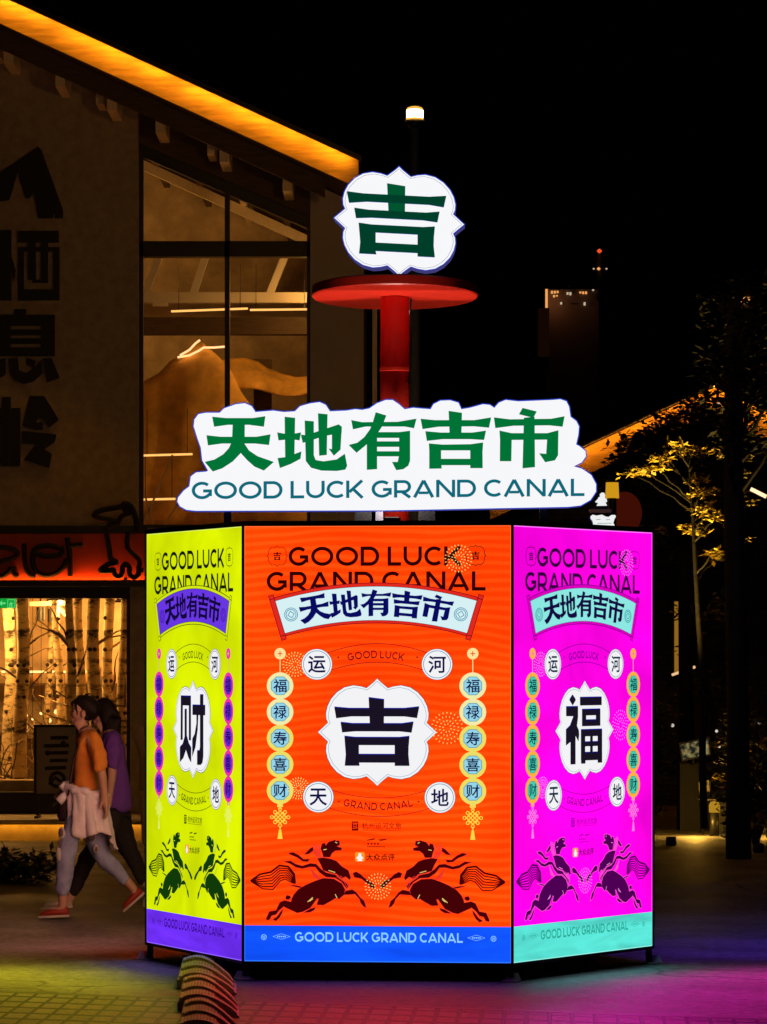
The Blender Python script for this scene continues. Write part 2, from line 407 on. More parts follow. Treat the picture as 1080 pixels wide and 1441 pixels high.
# ------------------------------------------------------------------ the light box kiosk
PH = 614.0; PW = 378.0
ZT, ZB = 2.628, .102
s_ = 1.555
V = [Vector((-.810, 21.344))]
ang = -5.3
for k in range(5):
    V.append(V[-1] + Vector((math.cos(R(ang)), math.sin(R(ang)))) * s_); ang += 60
KC = sum(V, Vector((0, 0))) / 6
kiosk = thing('light_box_kiosk', 'hexagonal backlit kiosk with yellow, orange and magenta printed faces', 'kiosk', (KC.x, KC.y, 0))
class Face:
    def __init__(s, a, b):
        s.a = a; s.b = b; d = (b - a).normalized(); s.n = Vector((d.y, -d.x))
    def __call__(s, x, y, lay=0.0):
        """poster coordinate in photo pixels of the front face; lay = layer count"""
        t = (x - 343) / PW; q = s.a + (s.b - s.a) * t + s.n * (lay * .0011)
        return Vector((q.x, q.y, ZT - (y - 738) / PH * (ZT - ZB)))
def panel_mat(name, col, st, wave=None, fold=False):
    m = emis(name, col, st); n = m.node_tree.nodes; L = m.node_tree.links; e = n['Emission']
    tc = n.new('ShaderNodeTexCoord')
    nz_ = n.new('ShaderNodeTexNoise'); nz_.inputs['Scale'].default_value = 1.5; nz_.inputs['Detail'].default_value = 3.5; nz_.inputs['Distortion'].default_value = .6
    if fold:
        mp = n.new('ShaderNodeMapping'); mp.inputs['Rotation'].default_value = (0, R(35), 0); mp.inputs['Scale'].default_value = (1.2, 1.2, 7); L.new(tc.outputs['Object'], mp.inputs[0]); L.new(mp.outputs[0], nz_.inputs['Vector'])  # stretched noise in the glow paints the wrinkle shading
    else: L.new(tc.outputs['Object'], nz_.inputs['Vector'])
    mr = n.new('ShaderNodeMapRange'); mr.inputs[1].default_value = .3; mr.inputs[2].default_value = .7
    mr.inputs[3].default_value = st * .72; mr.inputs[4].default_value = st * 1.12
    L.new(nz_.outputs['Fac'], mr.inputs[0]); L.new(mr.outputs[0], e.inputs[1])
    if wave:
        w = n.new('ShaderNodeTexWave'); w.wave_type = 'BANDS'; w.bands_direction = 'Z'; w.wave_profile = 'SIN'
        w.inputs['Scale'].default_value = 6.4; w.inputs['Distortion'].default_value = 9.0; w.inputs['Detail'].default_value = 1.0; w.inputs['Detail Scale'].default_value = .22
        L.new(tc.outputs['Object'], w.inputs['Vector'])
        r = n.new('ShaderNodeValToRGB'); r.color_ramp.elements[0].position = .3; r.color_ramp.elements[1].position = .85
        r.color_ramp.elements[0].color = (*col[:3], 1); r.color_ramp.elements[1].color = (*wave[:3], 1)
        L.new(w.outputs['Fac'], r.inputs[0]); L.new(r.outputs[0], e.inputs[0])
    return m
ink = lambda name, c: emis(name, srgb(*c), 1.0, False)
WHITE = ink('print_white', (243, 243, 246)); PALECY = ink('print_pale_cyan', (214, 240, 244)); NAVY = ink('print_navy', (14, 14, 70)); INK = ink('print_black', (24, 18, 34))
DEEPBLUE = ink('print_blue_shade', (10, 20, 140)); LINE = ink('print_line', (70, 60, 120)); CREAM = ink('print_cream', (255, 226, 150))
PAL = {
 'front': dict(bg=panel_mat('lit_orange_fabric', (1.5, .060, .0008), 1.0, (1.52, .092, .004)), foot=panel_mat('lit_blue_fabric', (.006, .10, 1.15), 1.0, fold=True),
    text=ink('print_maroon', (45, 4, 6)), ban=PALECY, frame=ink('print_red', (226, 40, 30)), fl=ink('print_dark_red', (110, 5, 22)), bch=ink('print_banner_navy', (8, 10, 96)),
    ring=ink('print_gold_ring', (236, 222, 100)), rin=ink('print_sky_blue', (150, 214, 236)), bead=NAVY, knot=ink('print_gold', (250, 214, 70)), horse=ink('print_horse_maroon', (66, 2, 6)),
    hl=ink('print_horse_line', (225, 50, 44)), ft=ink('print_footer_blue', (140, 208, 255)), fw=ink('print_firework', (255, 222, 120)), coin=ink('print_coin', (40, 140, 170)), small=ink('print_small_maroon', (120, 4, 8)), med=MED_JI),
 'left': dict(bg=panel_mat('lit_yellow_fabric', (.66, .80, .0008), 1.05), foot=panel_mat('lit_purple_fabric', (.17, .030, .98), 1.0, fold=True),
    text=ink('print_olive_black', (16, 26, 8)), ban=ink('print_purple', (104, 54, 226)), frame=ink('print_yellow', (214, 232, 20)), fl=ink('print_olive', (52, 74, 10)), bch=ink('print_night', (18, 8, 60)),
    ring=ink('print_pink', (240, 50, 170)), rin=ink('print_violet', (96, 40, 214)), bead=ink('print_bead_night', (26, 8, 90)), knot=ink('print_pale_yellow', (232, 240, 120)), horse=ink('print_horse_green', (16, 58, 8)),
    hl=ink('print_horse_yellow', (196, 216, 40)), ft=ink('print_footer_violet', (62, 8, 150)), fw=ink('print_firework_yellow', (226, 236, 90)), coin=ink('print_coin_violet', (54, 10, 150)), small=ink('print_small_olive', (70, 88, 8)), med=MED_CAI),
 'right': dict(bg=panel_mat('lit_magenta_fabric', (1.15, .0012, .90), 1.0), foot=panel_mat('lit_turquoise_fabric', (.10, .76, .66), 1.05, fold=True),
    text=ink('print_plum', (52, 0, 62)), ban=ink('print_aqua', (140, 232, 226)), frame=ink('print_magenta', (222, 0, 190)), fl=ink('print_plum_line', (110, 0, 140)), bch=ink('print_deep_plum', (20, 10, 66)),
    ring=ink('print_orange', (255, 178, 60)), rin=ink('print_sea_green', (70, 206, 178)), bead=ink('print_bead_teal', (8, 50, 70)), knot=ink('print_light_pink', (255, 130, 225)), horse=ink('print_horse_plum', (78, 0, 84)),
    hl=ink('print_horse_pink', (255, 90, 200)), ft=ink('print_footer_teal', (44, 170, 150)), fw=ink('print_firework_pink', (255, 150, 240)), coin=ink('print_coin_teal', (30, 140, 150)), small=ink('print_small_plum', (150, 0, 170)), med=MED_FU),
}
dark_metal = mat('dark_metal', (.02, .02, .022), .45, .6)
def circ(cx, cy, r, n=28, a0=0): return [(cx + r * math.cos(R(a0) + 2 * math.pi * k / n), cy + r * math.sin(R(a0) + 2 * math.pi * k / n)) for k in range(n)]
HORSE_Z = lambda P: [(345 + x / 5.4, 1170 + y / 5.4) for x, y in P]
HORSE = [
 [(360,500),(375,470),(410,430),(470,395),(540,365),(600,345),(680,350),(740,385),(765,430),(755,470),(720,500),(690,495),(660,515),(600,548),(550,545),(565,500),(552,498),(500,570),(440,600),(400,608),(350,585),(300,562),(312,540),(352,535)],
 [(555,195),(600,190),(660,200),(700,215),(740,255),(790,285),(808,340),(800,355),(770,330),(740,345),(700,310),(650,300),(600,285),(580,240)],
 [(580,120),(590,85),(612,78),(618,98),(640,70),(690,55),(695,62),(720,60),(725,90),(700,104),(740,115),(735,132),(690,135),(665,155),(650,185),(600,183),(592,150)],
 [(752,468),(770,440),(820,430),(850,450),(880,490),(910,515),(925,565),(905,555),(885,530),(875,500),(840,462),(800,466)],
 [(825,305),(850,295),(885,315),(910,340),(958,366),(992,400),(985,418),(965,415),(930,378),(890,346),(835,335)],
 [(335,155),(370,150),(410,170),(450,203),(495,200),(480,220),(440,216),(400,187),(345,165)],
 [(300,218),(350,215),(390,240),(440,253),(500,233),(545,238),(580,275),(620,303),(690,318),(760,370),(792,400),(778,422),(740,372),(690,340),(620,335),(570,300),(540,260),(500,258),(440,272),(390,262),(350,237)],
 [(362,528),(302,515),(268,530),(240,590),(188,600),(163,655),(170,665),(190,660),(205,630),(238,622),(262,590),(302,556),(345,560)],
 [(292,580),(275,600),(245,640),(215,660),(238,670),(265,645),(285,610)],
 [(312,490),(322,476),(345,480),(352,494),(335,508),(316,506)],
 [(540,565),(500,578),(450,606),(500,602),(530,585)], [(335,395),(400,402),(438,412),(425,418),(380,408)],
 [(455,165),(500,120),(520,110),(522,135),(490,160)]]
def poster(key, face, label):
    P = PAL[key]
    x0, x1 = 344.3, 719.7
    pm = MB()
    # lit fabric: print field and footer band, stretched over a 6 cm deep frame
    pm.poly([face(x0, 740), face(x1, 740), face(x1, 1300.5), face(x0, 1300.5)], P['bg'])
    pm.poly([face(x0, 1300.5), face(x1, 1300.5), face(x1, 1351), face(x0, 1351)], P['foot'])
    bk = -54
    pm.poly([face(x1, 740, bk), face(x0, 740, bk), face(x0, 1351, bk), face(x1, 1351, bk)], dark_metal)
    for (p, q) in (((x0, 740), (x1, 740)), ((x1, 740), (x1, 1351)), ((x1, 1351), (x0, 1351)), ((x0, 1351), (x0, 740))):
        pm.poly([face(*p), face(*p, bk), face(*q, bk), face(*q)], dark_metal)
    panel = pm.build('lit_panel', kiosk, fix=False); panel['label'] = label
    et = MB(); em = emis('edge_leak_' + key, {'front': (1.3, .16, .03), 'left': (.75, .95, .12), 'right': (1.3, .22, 1.2)}[key], 1.0, False); ef = emis('edge_leak_foot_' + key, {'front': (.03, .2, 1.2), 'left': (.3, .12, 1.1), 'right': (.3, .95, .85)}[key], 1.0, False)
    for (xa_, xb_) in ((x0, x0 + 1.3), (x1 - 1.3, x1)):
        et.poly([face(xa_, 740, 1), face(xb_, 740, 1), face(xb_, 1300.5, 1), face(xa_, 1300.5, 1)], em); et.poly([face(xa_, 1300.5, 1), face(xb_, 1300.5, 1), face(xb_, 1351, 1), face(xa_, 1351, 1)], ef)
    et.poly([face(x0, 1349.6, .9), face(x1, 1349.6, .9), face(x1, 1351, .9), face(x0, 1351, .9)], ef); et.poly([face(x0, 740, .9), face(x1, 740, .9), face(x1, 741.2, .9), face(x0, 741.2, .9)], em)
    et.build('edge_light_leak', panel, fix=False)  # paler strips paint the light leaking out at the fabric edges
    def part(name, items):
        mb = MB(); n = 0
        for it in items:
            m, pts, lay = it
            mb.poly([face(x, y, lay + (n % 40) * .004) for x, y in pts], m); n += 1
        return mb.build(name, panel, fix=False)
    def line(m, pts, w, lay, closed=False): return [(m, q, lay) for q in stroke(pts, w, closed)]
    def lat(m, s, xa, xb, ytop, ybot, lay, w=.15, gap=.13):
        qs, tw = latin_text(s, w, gap)
        return [(m, [(xa + px / tw * (xb - xa), ybot - py * (ybot - ytop)) for px, py in q], lay) for q, k in qs]
    def latarc(m, s, cx, cy, rad, wid, h, lay, sign=1, w=.17):
        qs, tw = latin_text(s, w, .2); out = []
        for q, k in qs:
            pp = []
            for px, py in q:
                t = (px / tw - .5) * wid / rad; r = rad + sign * (py - .5) * h
                pp.append((cx + r * math.sin(t), cy - sign * r * math.cos(t)))
            out.append((m, pp, lay))
        return out
    # lettering at the top
    part('headline', lat(P['text'], 'GOOD LUCK', 407, 650, 769, 796, 1, .185)); L = lat(P['text'], 'GRAND CANAL', 376, 684, 804, 831, 1, .185)
    for cx in (391, 670):
        sq_ = [(P['text'], [(cx + x * 11, 782 + y * 12) for x, y in q], 2) for q in norm(G_JI)]
        sq_ += line(P['text'], [(cx + x * 14.5, 782 + y * 14.5) for x, y in med_outline()], .9, 1, True); part('seal_print', sq_)
    part('headline', L)
    # curved scroll banner
    B = []; cx, cy = 530, 1329
    def band(m, r0, r1, a0, a1, lay, n=28):
        t = [R(a0 + (a1 - a0) * i / n) for i in range(n + 1)]
        for i in range(n):
            B.append((m, [(cx + r0 * math.sin(t[i]), cy - r0 * math.cos(t[i])), (cx + r0 * math.sin(t[i + 1]), cy - r0 * math.cos(t[i + 1])),
                          (cx + r1 * math.sin(t[i + 1]), cy - r1 * math.cos(t[i + 1])), (cx + r1 * math.sin(t[i]), cy - r1 * math.cos(t[i]))], lay))
    band(P['fl'], 452.4, 509.6, -16.9, 16.9, 2); band(P['frame'], 453.4, 508.6, -16.85, 16.85, 2.6)
    band(P['fl'], 456.2, 504.8, -16.4, 16.4, 3.2); band(P['ban'], 457, 504, -16.35, 16.35, 3.8)
    for sg in (-1, 1):
        for (m, e, ra, rb, lay) in ((P['fl'], 4.0, 448, 514, 4.4), (P['frame'], 3.0, 449, 513, 5.0), (P['fl'], 3.6, 454.2, 455.2, 5.4), (P['fl'], 3.6, 507.4, 508.4, 5.4)):
            t0 = R(sg * 16.75); c_ = lambda r, o_: (cx + r * math.sin(t0) + o_ * math.cos(t0), cy - r * math.cos(t0) + o_ * math.sin(t0))
            B.append((m, [c_(ra, -e), c_(ra, e), c_(rb, e), c_(rb, -e)], lay))
        t0 = R(sg * 14.4); c0 = (cx + 480 * math.sin(t0), cy - 480 * math.cos(t0))
        for r_ in (9.2, 7.0): B += line(P['coin'], circ(*c0, r_, 24), 1.0, 4.4, True)
        B += line(P['coin'], circ(*c0, 4.6, 4, math.degrees(t0)), 1.0, 4.4, True)
    for i, gph in enumerate(GLY):
        t0 = R((i - 2) * 5.15)
        wv = (46, 44, 44, 43, 44)[i]; hh = 38
        for q in norm(gph):
            B.append((P['bch'], [(cx + (481 - y * hh) * math.sin(t0) + x * wv * math.cos(t0), cy - (481 - y * hh) * math.cos(t0) + x * wv * math.sin(t0)) for x, y in q], 5.2))
    part('scroll_banner', B)
    # ribbons with small lettering
    A = []
    def sag(xa, xb, y, yp, n=18):   # arc through ends at y, apex yp
        return [(xa + (xb - xa) * i / n, yp + (y - yp) * (2 * i / n - 1) ** 2) for i in range(n + 1)]
    A += line(P['fl'], sag(462, 602, 918, 905), .9, 1) + line(P['fl'], sag(462, 602, 944, 931), .9, 1)
    A += latarc(P['fl'], 'GOOD LUCK', 530, 920 + 190, 190, 80, 10.5, 1)
    part('ribbon_lettering', A); A = []
    A += line(P['fl'], sag(464, 606, 1109, 1121), .9, 1) + line(P['fl'], sag(464, 606, 1135, 1147), .9, 1)
    A += latarc(P['fl'], 'GRAND CANAL', 533, 1133 - 200, 200, 97, 10.5, 1, -1)
    for (x, y) in ((477, 924), (588, 924), (478, 1126), (590, 1126)): A.append((P['fl'], circ(x, y, 1.3, 8), 1))
    part('ribbon_lettering', A)
    # round badges
    for (x, y, ch) in ((447, 934, '运'), (616, 934, '河'), (449, 1120, '天'), (620, 1120, '地')):
        it = [(P['fl'] if key == 'front' else LINE, circ(x, y, 22.3), 2), (WHITE, circ(x, y, 21.5), 2.6)] + line(P['coin'], circ(x, y, 19), .9, 3.2, True)
        it += [(NAVY if key != 'right' else P['bead'], q, 3.8) for q in cjk_polys(ch, x - 12.5, y - 12, x + 12.5, y + 12, .018)]
        part('round_badge', it)
    # central medallion
    cx2, cy2, hw, hh = 532, 1029, 83.5, 75
    if key != 'front': hw, hh = 78, 71
    M = [(P['fl'], [(cx2 + x * (hw + 1), cy2 + y * (hh + 1)) for x, y in med_outline()], 2), (WHITE, [(cx2 + x * hw, cy2 + y * hh) for x, y in med_outline()], 2.6)]
    M += line(P['coin'], [(cx2 + x * hw, cy2 + y * hh) for x, y in med_outline(.955)], .55, 3.0, True)
    for q in P['med']:
        M.append((DEEPBLUE, [(cx2 + x * hw, cy2 + y * hh - .9) for x, y in q], 3.4)); M.append((INK, [(cx2 + x * hw, cy2 + y * hh + .6) for x, y in q], 4.2))
    part('medallion', M)
    # hanging strings of beads
    for cx3 in (395, 666):
        it = [(CREAM if key == 'front' else P['ring'], circ(cx3, 919, 8), 1)] + [(P['hl'], [(cx3 - 3.5, 918.4), (cx3 + 3.5, 918.4), (cx3 + 3.5, 919.6), (cx3 - 3.5, 919.6)], 1.6), (P['hl'], [(cx3 - .6, 915.5), (cx3 + .6, 915.5), (cx3 + .6, 922.5), (cx3 - .6, 922.5)], 1.9)]
        it += line(CREAM if key == 'front' else P['ring'], [(cx3, 927), (cx3, 946)], 1.2, 1)
        for k, ch in enumerate('福禄寿喜财'):
            y = 964 + k * 36.8
            rg = P['ring']
            if key == 'front' and k < 2: rg = ink('print_cream_ring', (240, 236, 170))
            it += [(rg, circ(cx3, y, 18.8), 1), (rg, [(cx3 - 4, y + 14), (cx3 + 4, y + 14), (cx3 + 4, y + 23), (cx3 - 4, y + 23)], .8)]
            it += [(P['coin'], circ(cx3, y, 14, 8, 22.5), 1.6), (P['rin'], circ(cx3, y, 13.1, 8, 22.5), 2.2)]
            it += [(P['bead'], q, 2.8) for q in cjk_polys(ch, cx3 - 9.5, y - 9.3, cx3 + 9.5, y + 9.3, .012)]
        kn = P['knot']; ky = 1148.5
        it += line(kn, [(cx3, 1130), (cx3, 1137)], 2.2, 1)
        for d_ in (-6, -2, 2, 6):
            it += line(kn, [(cx3 + d_ - 6, ky - 6 + 0), (cx3 + d_ + 0, ky + 0)], 1, 1) if 0 else line(kn, [(cx3 + (d_ - 8) * .72, ky + (d_ + 8) * .72), (cx3 + (d_ + 8) * .72, ky + (d_ - 8) * .72)], 1.5, 1)
            it += line(kn, [(cx3 + (d_ - 8) * .72, ky - (d_ + 8) * .72), (cx3 + (d_ + 8) * .72, ky - (d_ - 8) * .72)], 1.5, 1.4)
        for (dx, dy) in ((11.5, 0), (-11.5, 0), (0, 11.5), (0, -11.5), (7, 7), (-7, 7), (7, -7), (-7, -7)):
            it += line(kn, circ(cx3 + dx, ky + dy, 2.2, 10), 1.2, 1.6, True)
        it += line(kn, [(cx3, 1161), (cx3, 1168)], 1.6, 1) + [(kn, [(cx3 - 1.6, 1166), (cx3 + 1.6, 1166), (cx3 + 3.6, 1179), (cx3 - 3.6, 1179)], 1.4)]
        part('charm_string', it)
    # fireworks
    FW = []
    for (x, y, r) in ((630, 1023, 22), (416, 934, 17), (421, 1108, 15), (646, 786, 19), (533, 1245, 18)) if key != 'left' else ():
        FW = []
        for rr, nn in ((.97, 24), (.72, 20), (.47, 14), (.26, 8)):
            for k in range(nn):
                t = 2 * math.pi * (k + rr) / nn; d = Vector((math.cos(t), math.sin(t))); p = Vector((x, y)) + d * r * rr; pe = Vector((-d.y, d.x)) * .75
                FW.append((P['fw'], [tuple(p - d * 1.6), tuple(p + pe), tuple(p + d * 1.6), tuple(p - pe)], 2.2 if y < 1200 else 2.6))
        part('firework_print', FW)
    # sponsors' logos
    LG = [(P['small'], [(496, 1154), (505.5, 1154), (505.5, 1167), (496, 1167)], 1), (P['bg'], [(497.2, 1156), (504.3, 1156), (504.3, 1157), (497.2, 1157)], 1.5), (P['bg'], [(497.2, 1163.4), (504.3, 1162.6), (504.3, 1163.4), (497.2, 1164.2)], 1.5)]
    LG += line(P['bg'], [(498.6, 1158.4), (503, 1158.4), (503, 1161.4), (498.6, 1161.4)], .6, 1.5, True)
    LG += [(P['small'], q, 1) for q in cjk_polys('杭州运河文旅', 510.5, 1155.5, 566, 1164.6, .01)]
    for k in range(26): LG.append((P['small'], [(511 + k * 2.1, 1165.8), (512.5 + k * 2.1, 1165.8), (512.5 + k * 2.1, 1166.7), (511 + k * 2.1, 1166.7)], 1))
    part('logo_print', LG); LG = []
    LG += [(P['small'], [(516, 1180), (524, 1178.2), (527, 1177.4), (530, 1178.8), (524, 1180.2), (518, 1180.8)], 1), (P['small'], [(532, 1179.4), (540, 1178.6), (547, 1177.9), (544, 1179.8), (537, 1181.2)], 1)]
    for k in range(4): LG.append((P['small'], [(518 + k * 4.6, 1184), (520.6 + k * 4.6, 1184), (520.6 + k * 4.6, 1186.4), (518 + k * 4.6, 1186.4)], 1))
    for k in range(11): LG.append((P['small'], [(518 + k * 2.3, 1188.6), (519.7 + k * 2.3, 1188.6), (519.7 + k * 2.3, 1190), (518 + k * 2.3, 1190)], 1))
    part('logo_print', LG); LG = []
    lo = ink('print_logo_orange', (255, 150, 40))
    LG += [(lo, [(502, 1197), (513, 1197), (514.3, 1198.3), (514.3, 1208.7), (513, 1210), (502, 1210), (500.7, 1208.7), (500.7, 1198.3)], 1)]
    LG += [(WHITE, circ(507.4, 1200.6, 2.3, 12), 1.6), (WHITE, [(505, 1202), (509.6, 1202), (513, 1206), (510.4, 1206), (511, 1209.4), (504, 1209.4), (504.6, 1206), (502, 1206)], 1.9)]
    LG += [(P['text'], q, 1) for q in cjk_polys('大众点评', 516.5, 1199, 556.5, 1209, .016)]
    part('logo_print', LG)
    # the two horses
    for mir in (0, 1):
        mx = (lambda x: 1064.5 - x) if mir else (lambda x: x)
        it = []
        for q in HORSE:
            z = HORSE_Z(q)
            cxh = sum(p[0] for p in z) / len(z); cyh = sum(p[1] for p in z) / len(z)
            it += [(P['hl'], sq, 1.2) for sq in stroke([(mx(x), y) for x, y in z], 1.3, True)]
            it.append((P['horse'], [(mx(x), y) for x, y in z], 1.8))
        up = [(385,385),(378,315),(332,258),(265,250),(200,300),(115,318),(45,368)]; lo_ = [(383,388),(345,372),(310,352),(272,366),(215,432),(140,428),(47,372)]
        def interp(P_, t):
            k = t * (len(P_) - 1); i = min(int(k), len(P_) - 2); f_ = k - i
            f2 = f_
            return (P_[i][0] + (P_[i + 1][0] - P_[i][0]) * f2, P_[i][1] + (P_[i + 1][1] - P_[i][1]) * f2)
        for j in range(7):
            pts = []
            for i in range(25):
                a_, b_ = interp(up, i / 24), interp(lo_, i / 24); f_ = j / 6
                pts.append((a_[0] + (b_[0] - a_[0]) * f_, a_[1] + (b_[1] - a_[1]) * f_))
            it += [(P['horse'], [(mx(x), y) for x, y in q], 1.5) for q in stroke(HORSE_Z(pts), (1.6 if j else 2.6))]
        for k in range(9):
            a_ = (500 + k * 8, 262 + k * 10); b_ = (530 + k * 9, 345 + k * 2)
            it += [(P['hl'], [(mx(x), y) for x, y in q], 1.6) for q in stroke(HORSE_Z([a_, b_]), .9)]
        for k in range(6):
            it += [(P['hl'], [(mx(x), y) for x, y in q], 1.6) for q in stroke(HORSE_Z([(525 + k * 9, 82 + k * 3), (518 + k * 10, 130 + k * 4), (550 + k * 8, 185 + k)]), .9)]
        for seg in ([(480, 525), (520, 490)], [(690, 465), (705, 495)], [(520, 500), (495, 520)], [(600, 130), (625, 125)], [(640, 285), (690, 300)], [(690, 70), (706, 78)]):
            it += [(P['fw'], [(mx(x), y) for x, y in q], 2.4) for q in stroke(HORSE_Z(seg), .9)]
        for d_ in (0, 14, 28): it += [(P['hl'], [(mx(x), y) for x, y in q], 2.3) for q in stroke(HORSE_Z([(700 + d_, 330 - d_ * .2), (760 + d_, 372 - d_ * .2), (782 + d_ * .5, 420 - d_)]), .8)]
        part('galloping_horse', it)
    # footer band print
    Fo = lat(P['ft'], 'GOOD LUCK GRAND CANAL', 416, 652, 1309.5, 1323, 1, .19, .13)
    part('footer_lettering', Fo)
    for (x, sx) in ((397, 1), (671, 1)):
        Fo = line(P['ft'], [(x - 12, 1316), (x, 1312), (x + 12, 1316), (x, 1320)], .5, 1, True)
        for k in range(5): Fo.append((P['ft'], [(x - 6 + k * 2.6, 1315), (x - 4.4 + k * 2.6, 1315), (x - 4.4 + k * 2.6, 1317), (x - 6 + k * 2.6, 1317)], 1.5))
        part('footer_emblem', Fo)
    for x in (372, 695):
        Fo = line(P['ft'], circ(x, 1317, 3.6, 14), .8, 1, True) + line(P['ft'], [(x - 2, 1314.5), (x - 1, 1319), (x, 1315.5), (x + 1, 1319), (x + 2, 1314.5)], .7, 1.4)
        part('footer_emblem', Fo)
    return panel
poster('front', Face(V[0], V[1]), 'orange red printed face with a blue foot band')
poster('right', Face(V[1], V[2]), 'magenta printed face with a turquoise foot band')
poster('left', Face(V[5], V[0]), 'yellow printed face with a purple foot band')
# rear lit faces (plain fabric) seen only as colour thrown on the ground behind
for (i, c, nm) in ((2, (.16, .03, 1.3), 'lit_violet_fabric'), (3, (.66, .8, .001), 'lit_lime_fabric'), (4, (1.4, .08, .002), 'lit_red_fabric')):
    fc = Face(V[i], V[(i + 1) % 6]); mb = MB()
    mb.poly([fc(347.5, 740), fc(716.5, 740), fc(716.5, 1351), fc(347.5, 1351)], panel_mat(nm, c, 1.0))
    mb.poly([fc(716.5, 740, -50), fc(347.5, 740, -50), fc(347.5, 1351, -50), fc(716.5, 1351, -50)], dark_metal)
    mb.build('lit_panel', kiosk, fix=False)
def ring(name, z0, z1, out, inn, m):
    mb = MB()
    for k in range(6):
        a, b = V[k] - KC, V[(k + 1) % 6] - KC
        ao, bo, ai, bi = a * out, b * out, a * inn, b * inn
        q = lambda p, z: (KC.x + p.x, KC.y + p.y, z)
        mb.mesh([q(ao, z0), q(bo, z0), q(bi, z0), q(ai, z0), q(ao, z1), q(bo, z1), q(bi, z1), q(ai, z1)], [(0, 3, 2, 1), (4, 5, 6, 7), (0, 1, 5, 4), (2, 3, 7, 6)], m)
    return mb.build(name, kiosk)
ring('top_frame', ZT - .006, ZT + .022, 1.003, .90, dark_metal)
ring('bottom_frame', ZB - .014, ZB + .006, 1.0, .90, dark_metal)
mb = MB(); mb.poly([(p.x, p.y, ZT + .004) for p in [KC + (v - KC) * .905 for v in V]], dark_metal); mb.build('roof', kiosk)
mb = MB(); mb.poly([(p.x, p.y, ZB + .01) for p in [KC + (v - KC) * .92 for v in V]], dark_metal); mb.build('floor_board', kiosk)
for k in range(6):
    p = KC + (V[k] - KC) * 1.002; mb = MB(); mb.tube([(p.x, p.y, ZB - .012), (p.x, p.y, ZT + .02)], .0085, dark_metal, 8); mb.build('corner_post', kiosk)
foot_m = mat('foot_plate', (.7, .7, .7), .4)
for k in range(6):
    for t in (.0, .34, .66):
        p = V[k] * (1 - t) + V[(k + 1) % 6] * t; p = KC + (p - KC) * (.985 if t == 0 else .93)
        mb = MB(); mb.box((p.x - .018, p.y - .018, .008), (p.x + .018, p.y + .018, ZB - .01), dark_metal)
        if t == 0:
            mb.lathe((p.x, p.y, .0), [(.055, .001), (.055, .006), (.05, .009), (.0001, .0095)], foot_m, 16)
            d_ = (p - KC).normalized(); q = p + d_ * .035
            mb.mesh([(q.x - .05, q.y, .004), (q.x + .05, q.y, .004), (q.x + .03, q.y + .03, .05), (q.x - .03, q.y + .03, .05), (q.x - .04, q.y + .06, .004), (q.x + .04, q.y + .06, .004)], [(0, 1, 2, 3), (3, 2, 5, 4), (0, 3, 4), (1, 5, 2)], foot_m)
        mb.build('foot', kiosk)

# ------------------------------------------------------------------ cloud sign on top
YS = 21.95
DS = .15     # depth of the sign box
sign_white = emis('sign_white', (.93, .935, .96), 1.0)
edge_glow = emis('sign_edge_glow', (.05, .042, .17), 1.0)
green = emis('sign_green', srgb(0, 114, 54), 1.0, False); teal = emis('sign_teal', srgb(8, 104, 122), 1.0, False)
green_mid = emis('sign_mid_green', srgb(0, 84, 48), 1.0, False); green2 = emis('sign_dark_green', srgb(0, 62, 42), 1.0, False)
blue_edge = emis('sign_blue_edge', (.02, .05, .5), 1.0, False)  # glowing blue, paints the halo and colour fringe at sign edges
cloud = thing('cloud_sign', 'wide white lit cloud shaped sign with green Chinese characters above the kiosk', 'sign', W(545, 722, YS))
CL = [(258,690),(250,700),(249,706),(253,713),(262,718),(275,719.5),(540,719),(800,714),(818,712),(832,704),(840,692),(840,681),(833,668),(820,659),(810,656),(820,651),(826,642),(825,634),(816,627),(812,625),(815,612),(816,600),(812,592),(804,586),(802,572),(798,564),(789,561),(778,562),(730,564),(712,562),(702,566),(696,573),(690,569),(680,568),(662,573),(650,575),(646,566),(634,562.5),(620,563),(610,568),(606,575),(592,574),(582,573),(570,575),(562,568),(553,562),(543,562),(530,567),(520,574),(510,576),(500,575),(488,577),(465,578),(459,569),(450,565),(436,567),(422,571),(415,578),(400,579),(385,577),(360,579),(355,571),(345,566.5),(332,568),(315,574),(309,580),(290,580),(279,582),(273,590),(272,600),(277,616),(282,630),(284,648),(292,662),(290,663),(276,664),(268,670),(266,684)]
mb = MB(); mb.prism([W(u, v, YS) for u, v in reversed(CL)], (0, DS, 0), sign_white, edge_glow)
board = mb.build('sign_board', cloud)
mb = MB()
def outline(P, w): return stroke([(u, v) for u, v in P], w, True)
for q in outline(CL, 1.5): mb.poly([W(u, v, YS - .002) for u, v in q], blue_edge)  # blue line painted round the board for its halo
mb.build('halo_rim', board)
names = ('天', '地', '有', '吉', '市')
for gi, gph in enumerate(GLY):
    mb = MB()
    for k, q in enumerate(gph): mb.prism([W(u, v, YS - .012 - k * .0006) for u, v in q], (0, .010 + k * .0006, 0), green, teal)
    mb.build('character', cloud)
mb = MB()
qs, tw = latin_text('GOOD LUCK GRAND CANAL', .17, .1)
for q, k in qs:
    pp = [(270 + px / tw * 553, 702.5 - (px / tw) * 4.5 - py * 24.5) for px, py in q]
    mb.prism([W(u, v, YS - .008 - (k % 30) * .0001) for u, v in pp], (0, .006, 0), teal)
mb.build('lettering', cloud)
steel = mat('painted_steel', (.10, .10, .13), .4, .7)
for u in (320, 534, 766):
    t = W(u, 716, YS); mb = MB(); mb.box((t.x - .022, YS + .04, ZT + .022), (t.x + .022, YS + .085, t.z), steel); mb.build('support_post', cloud)

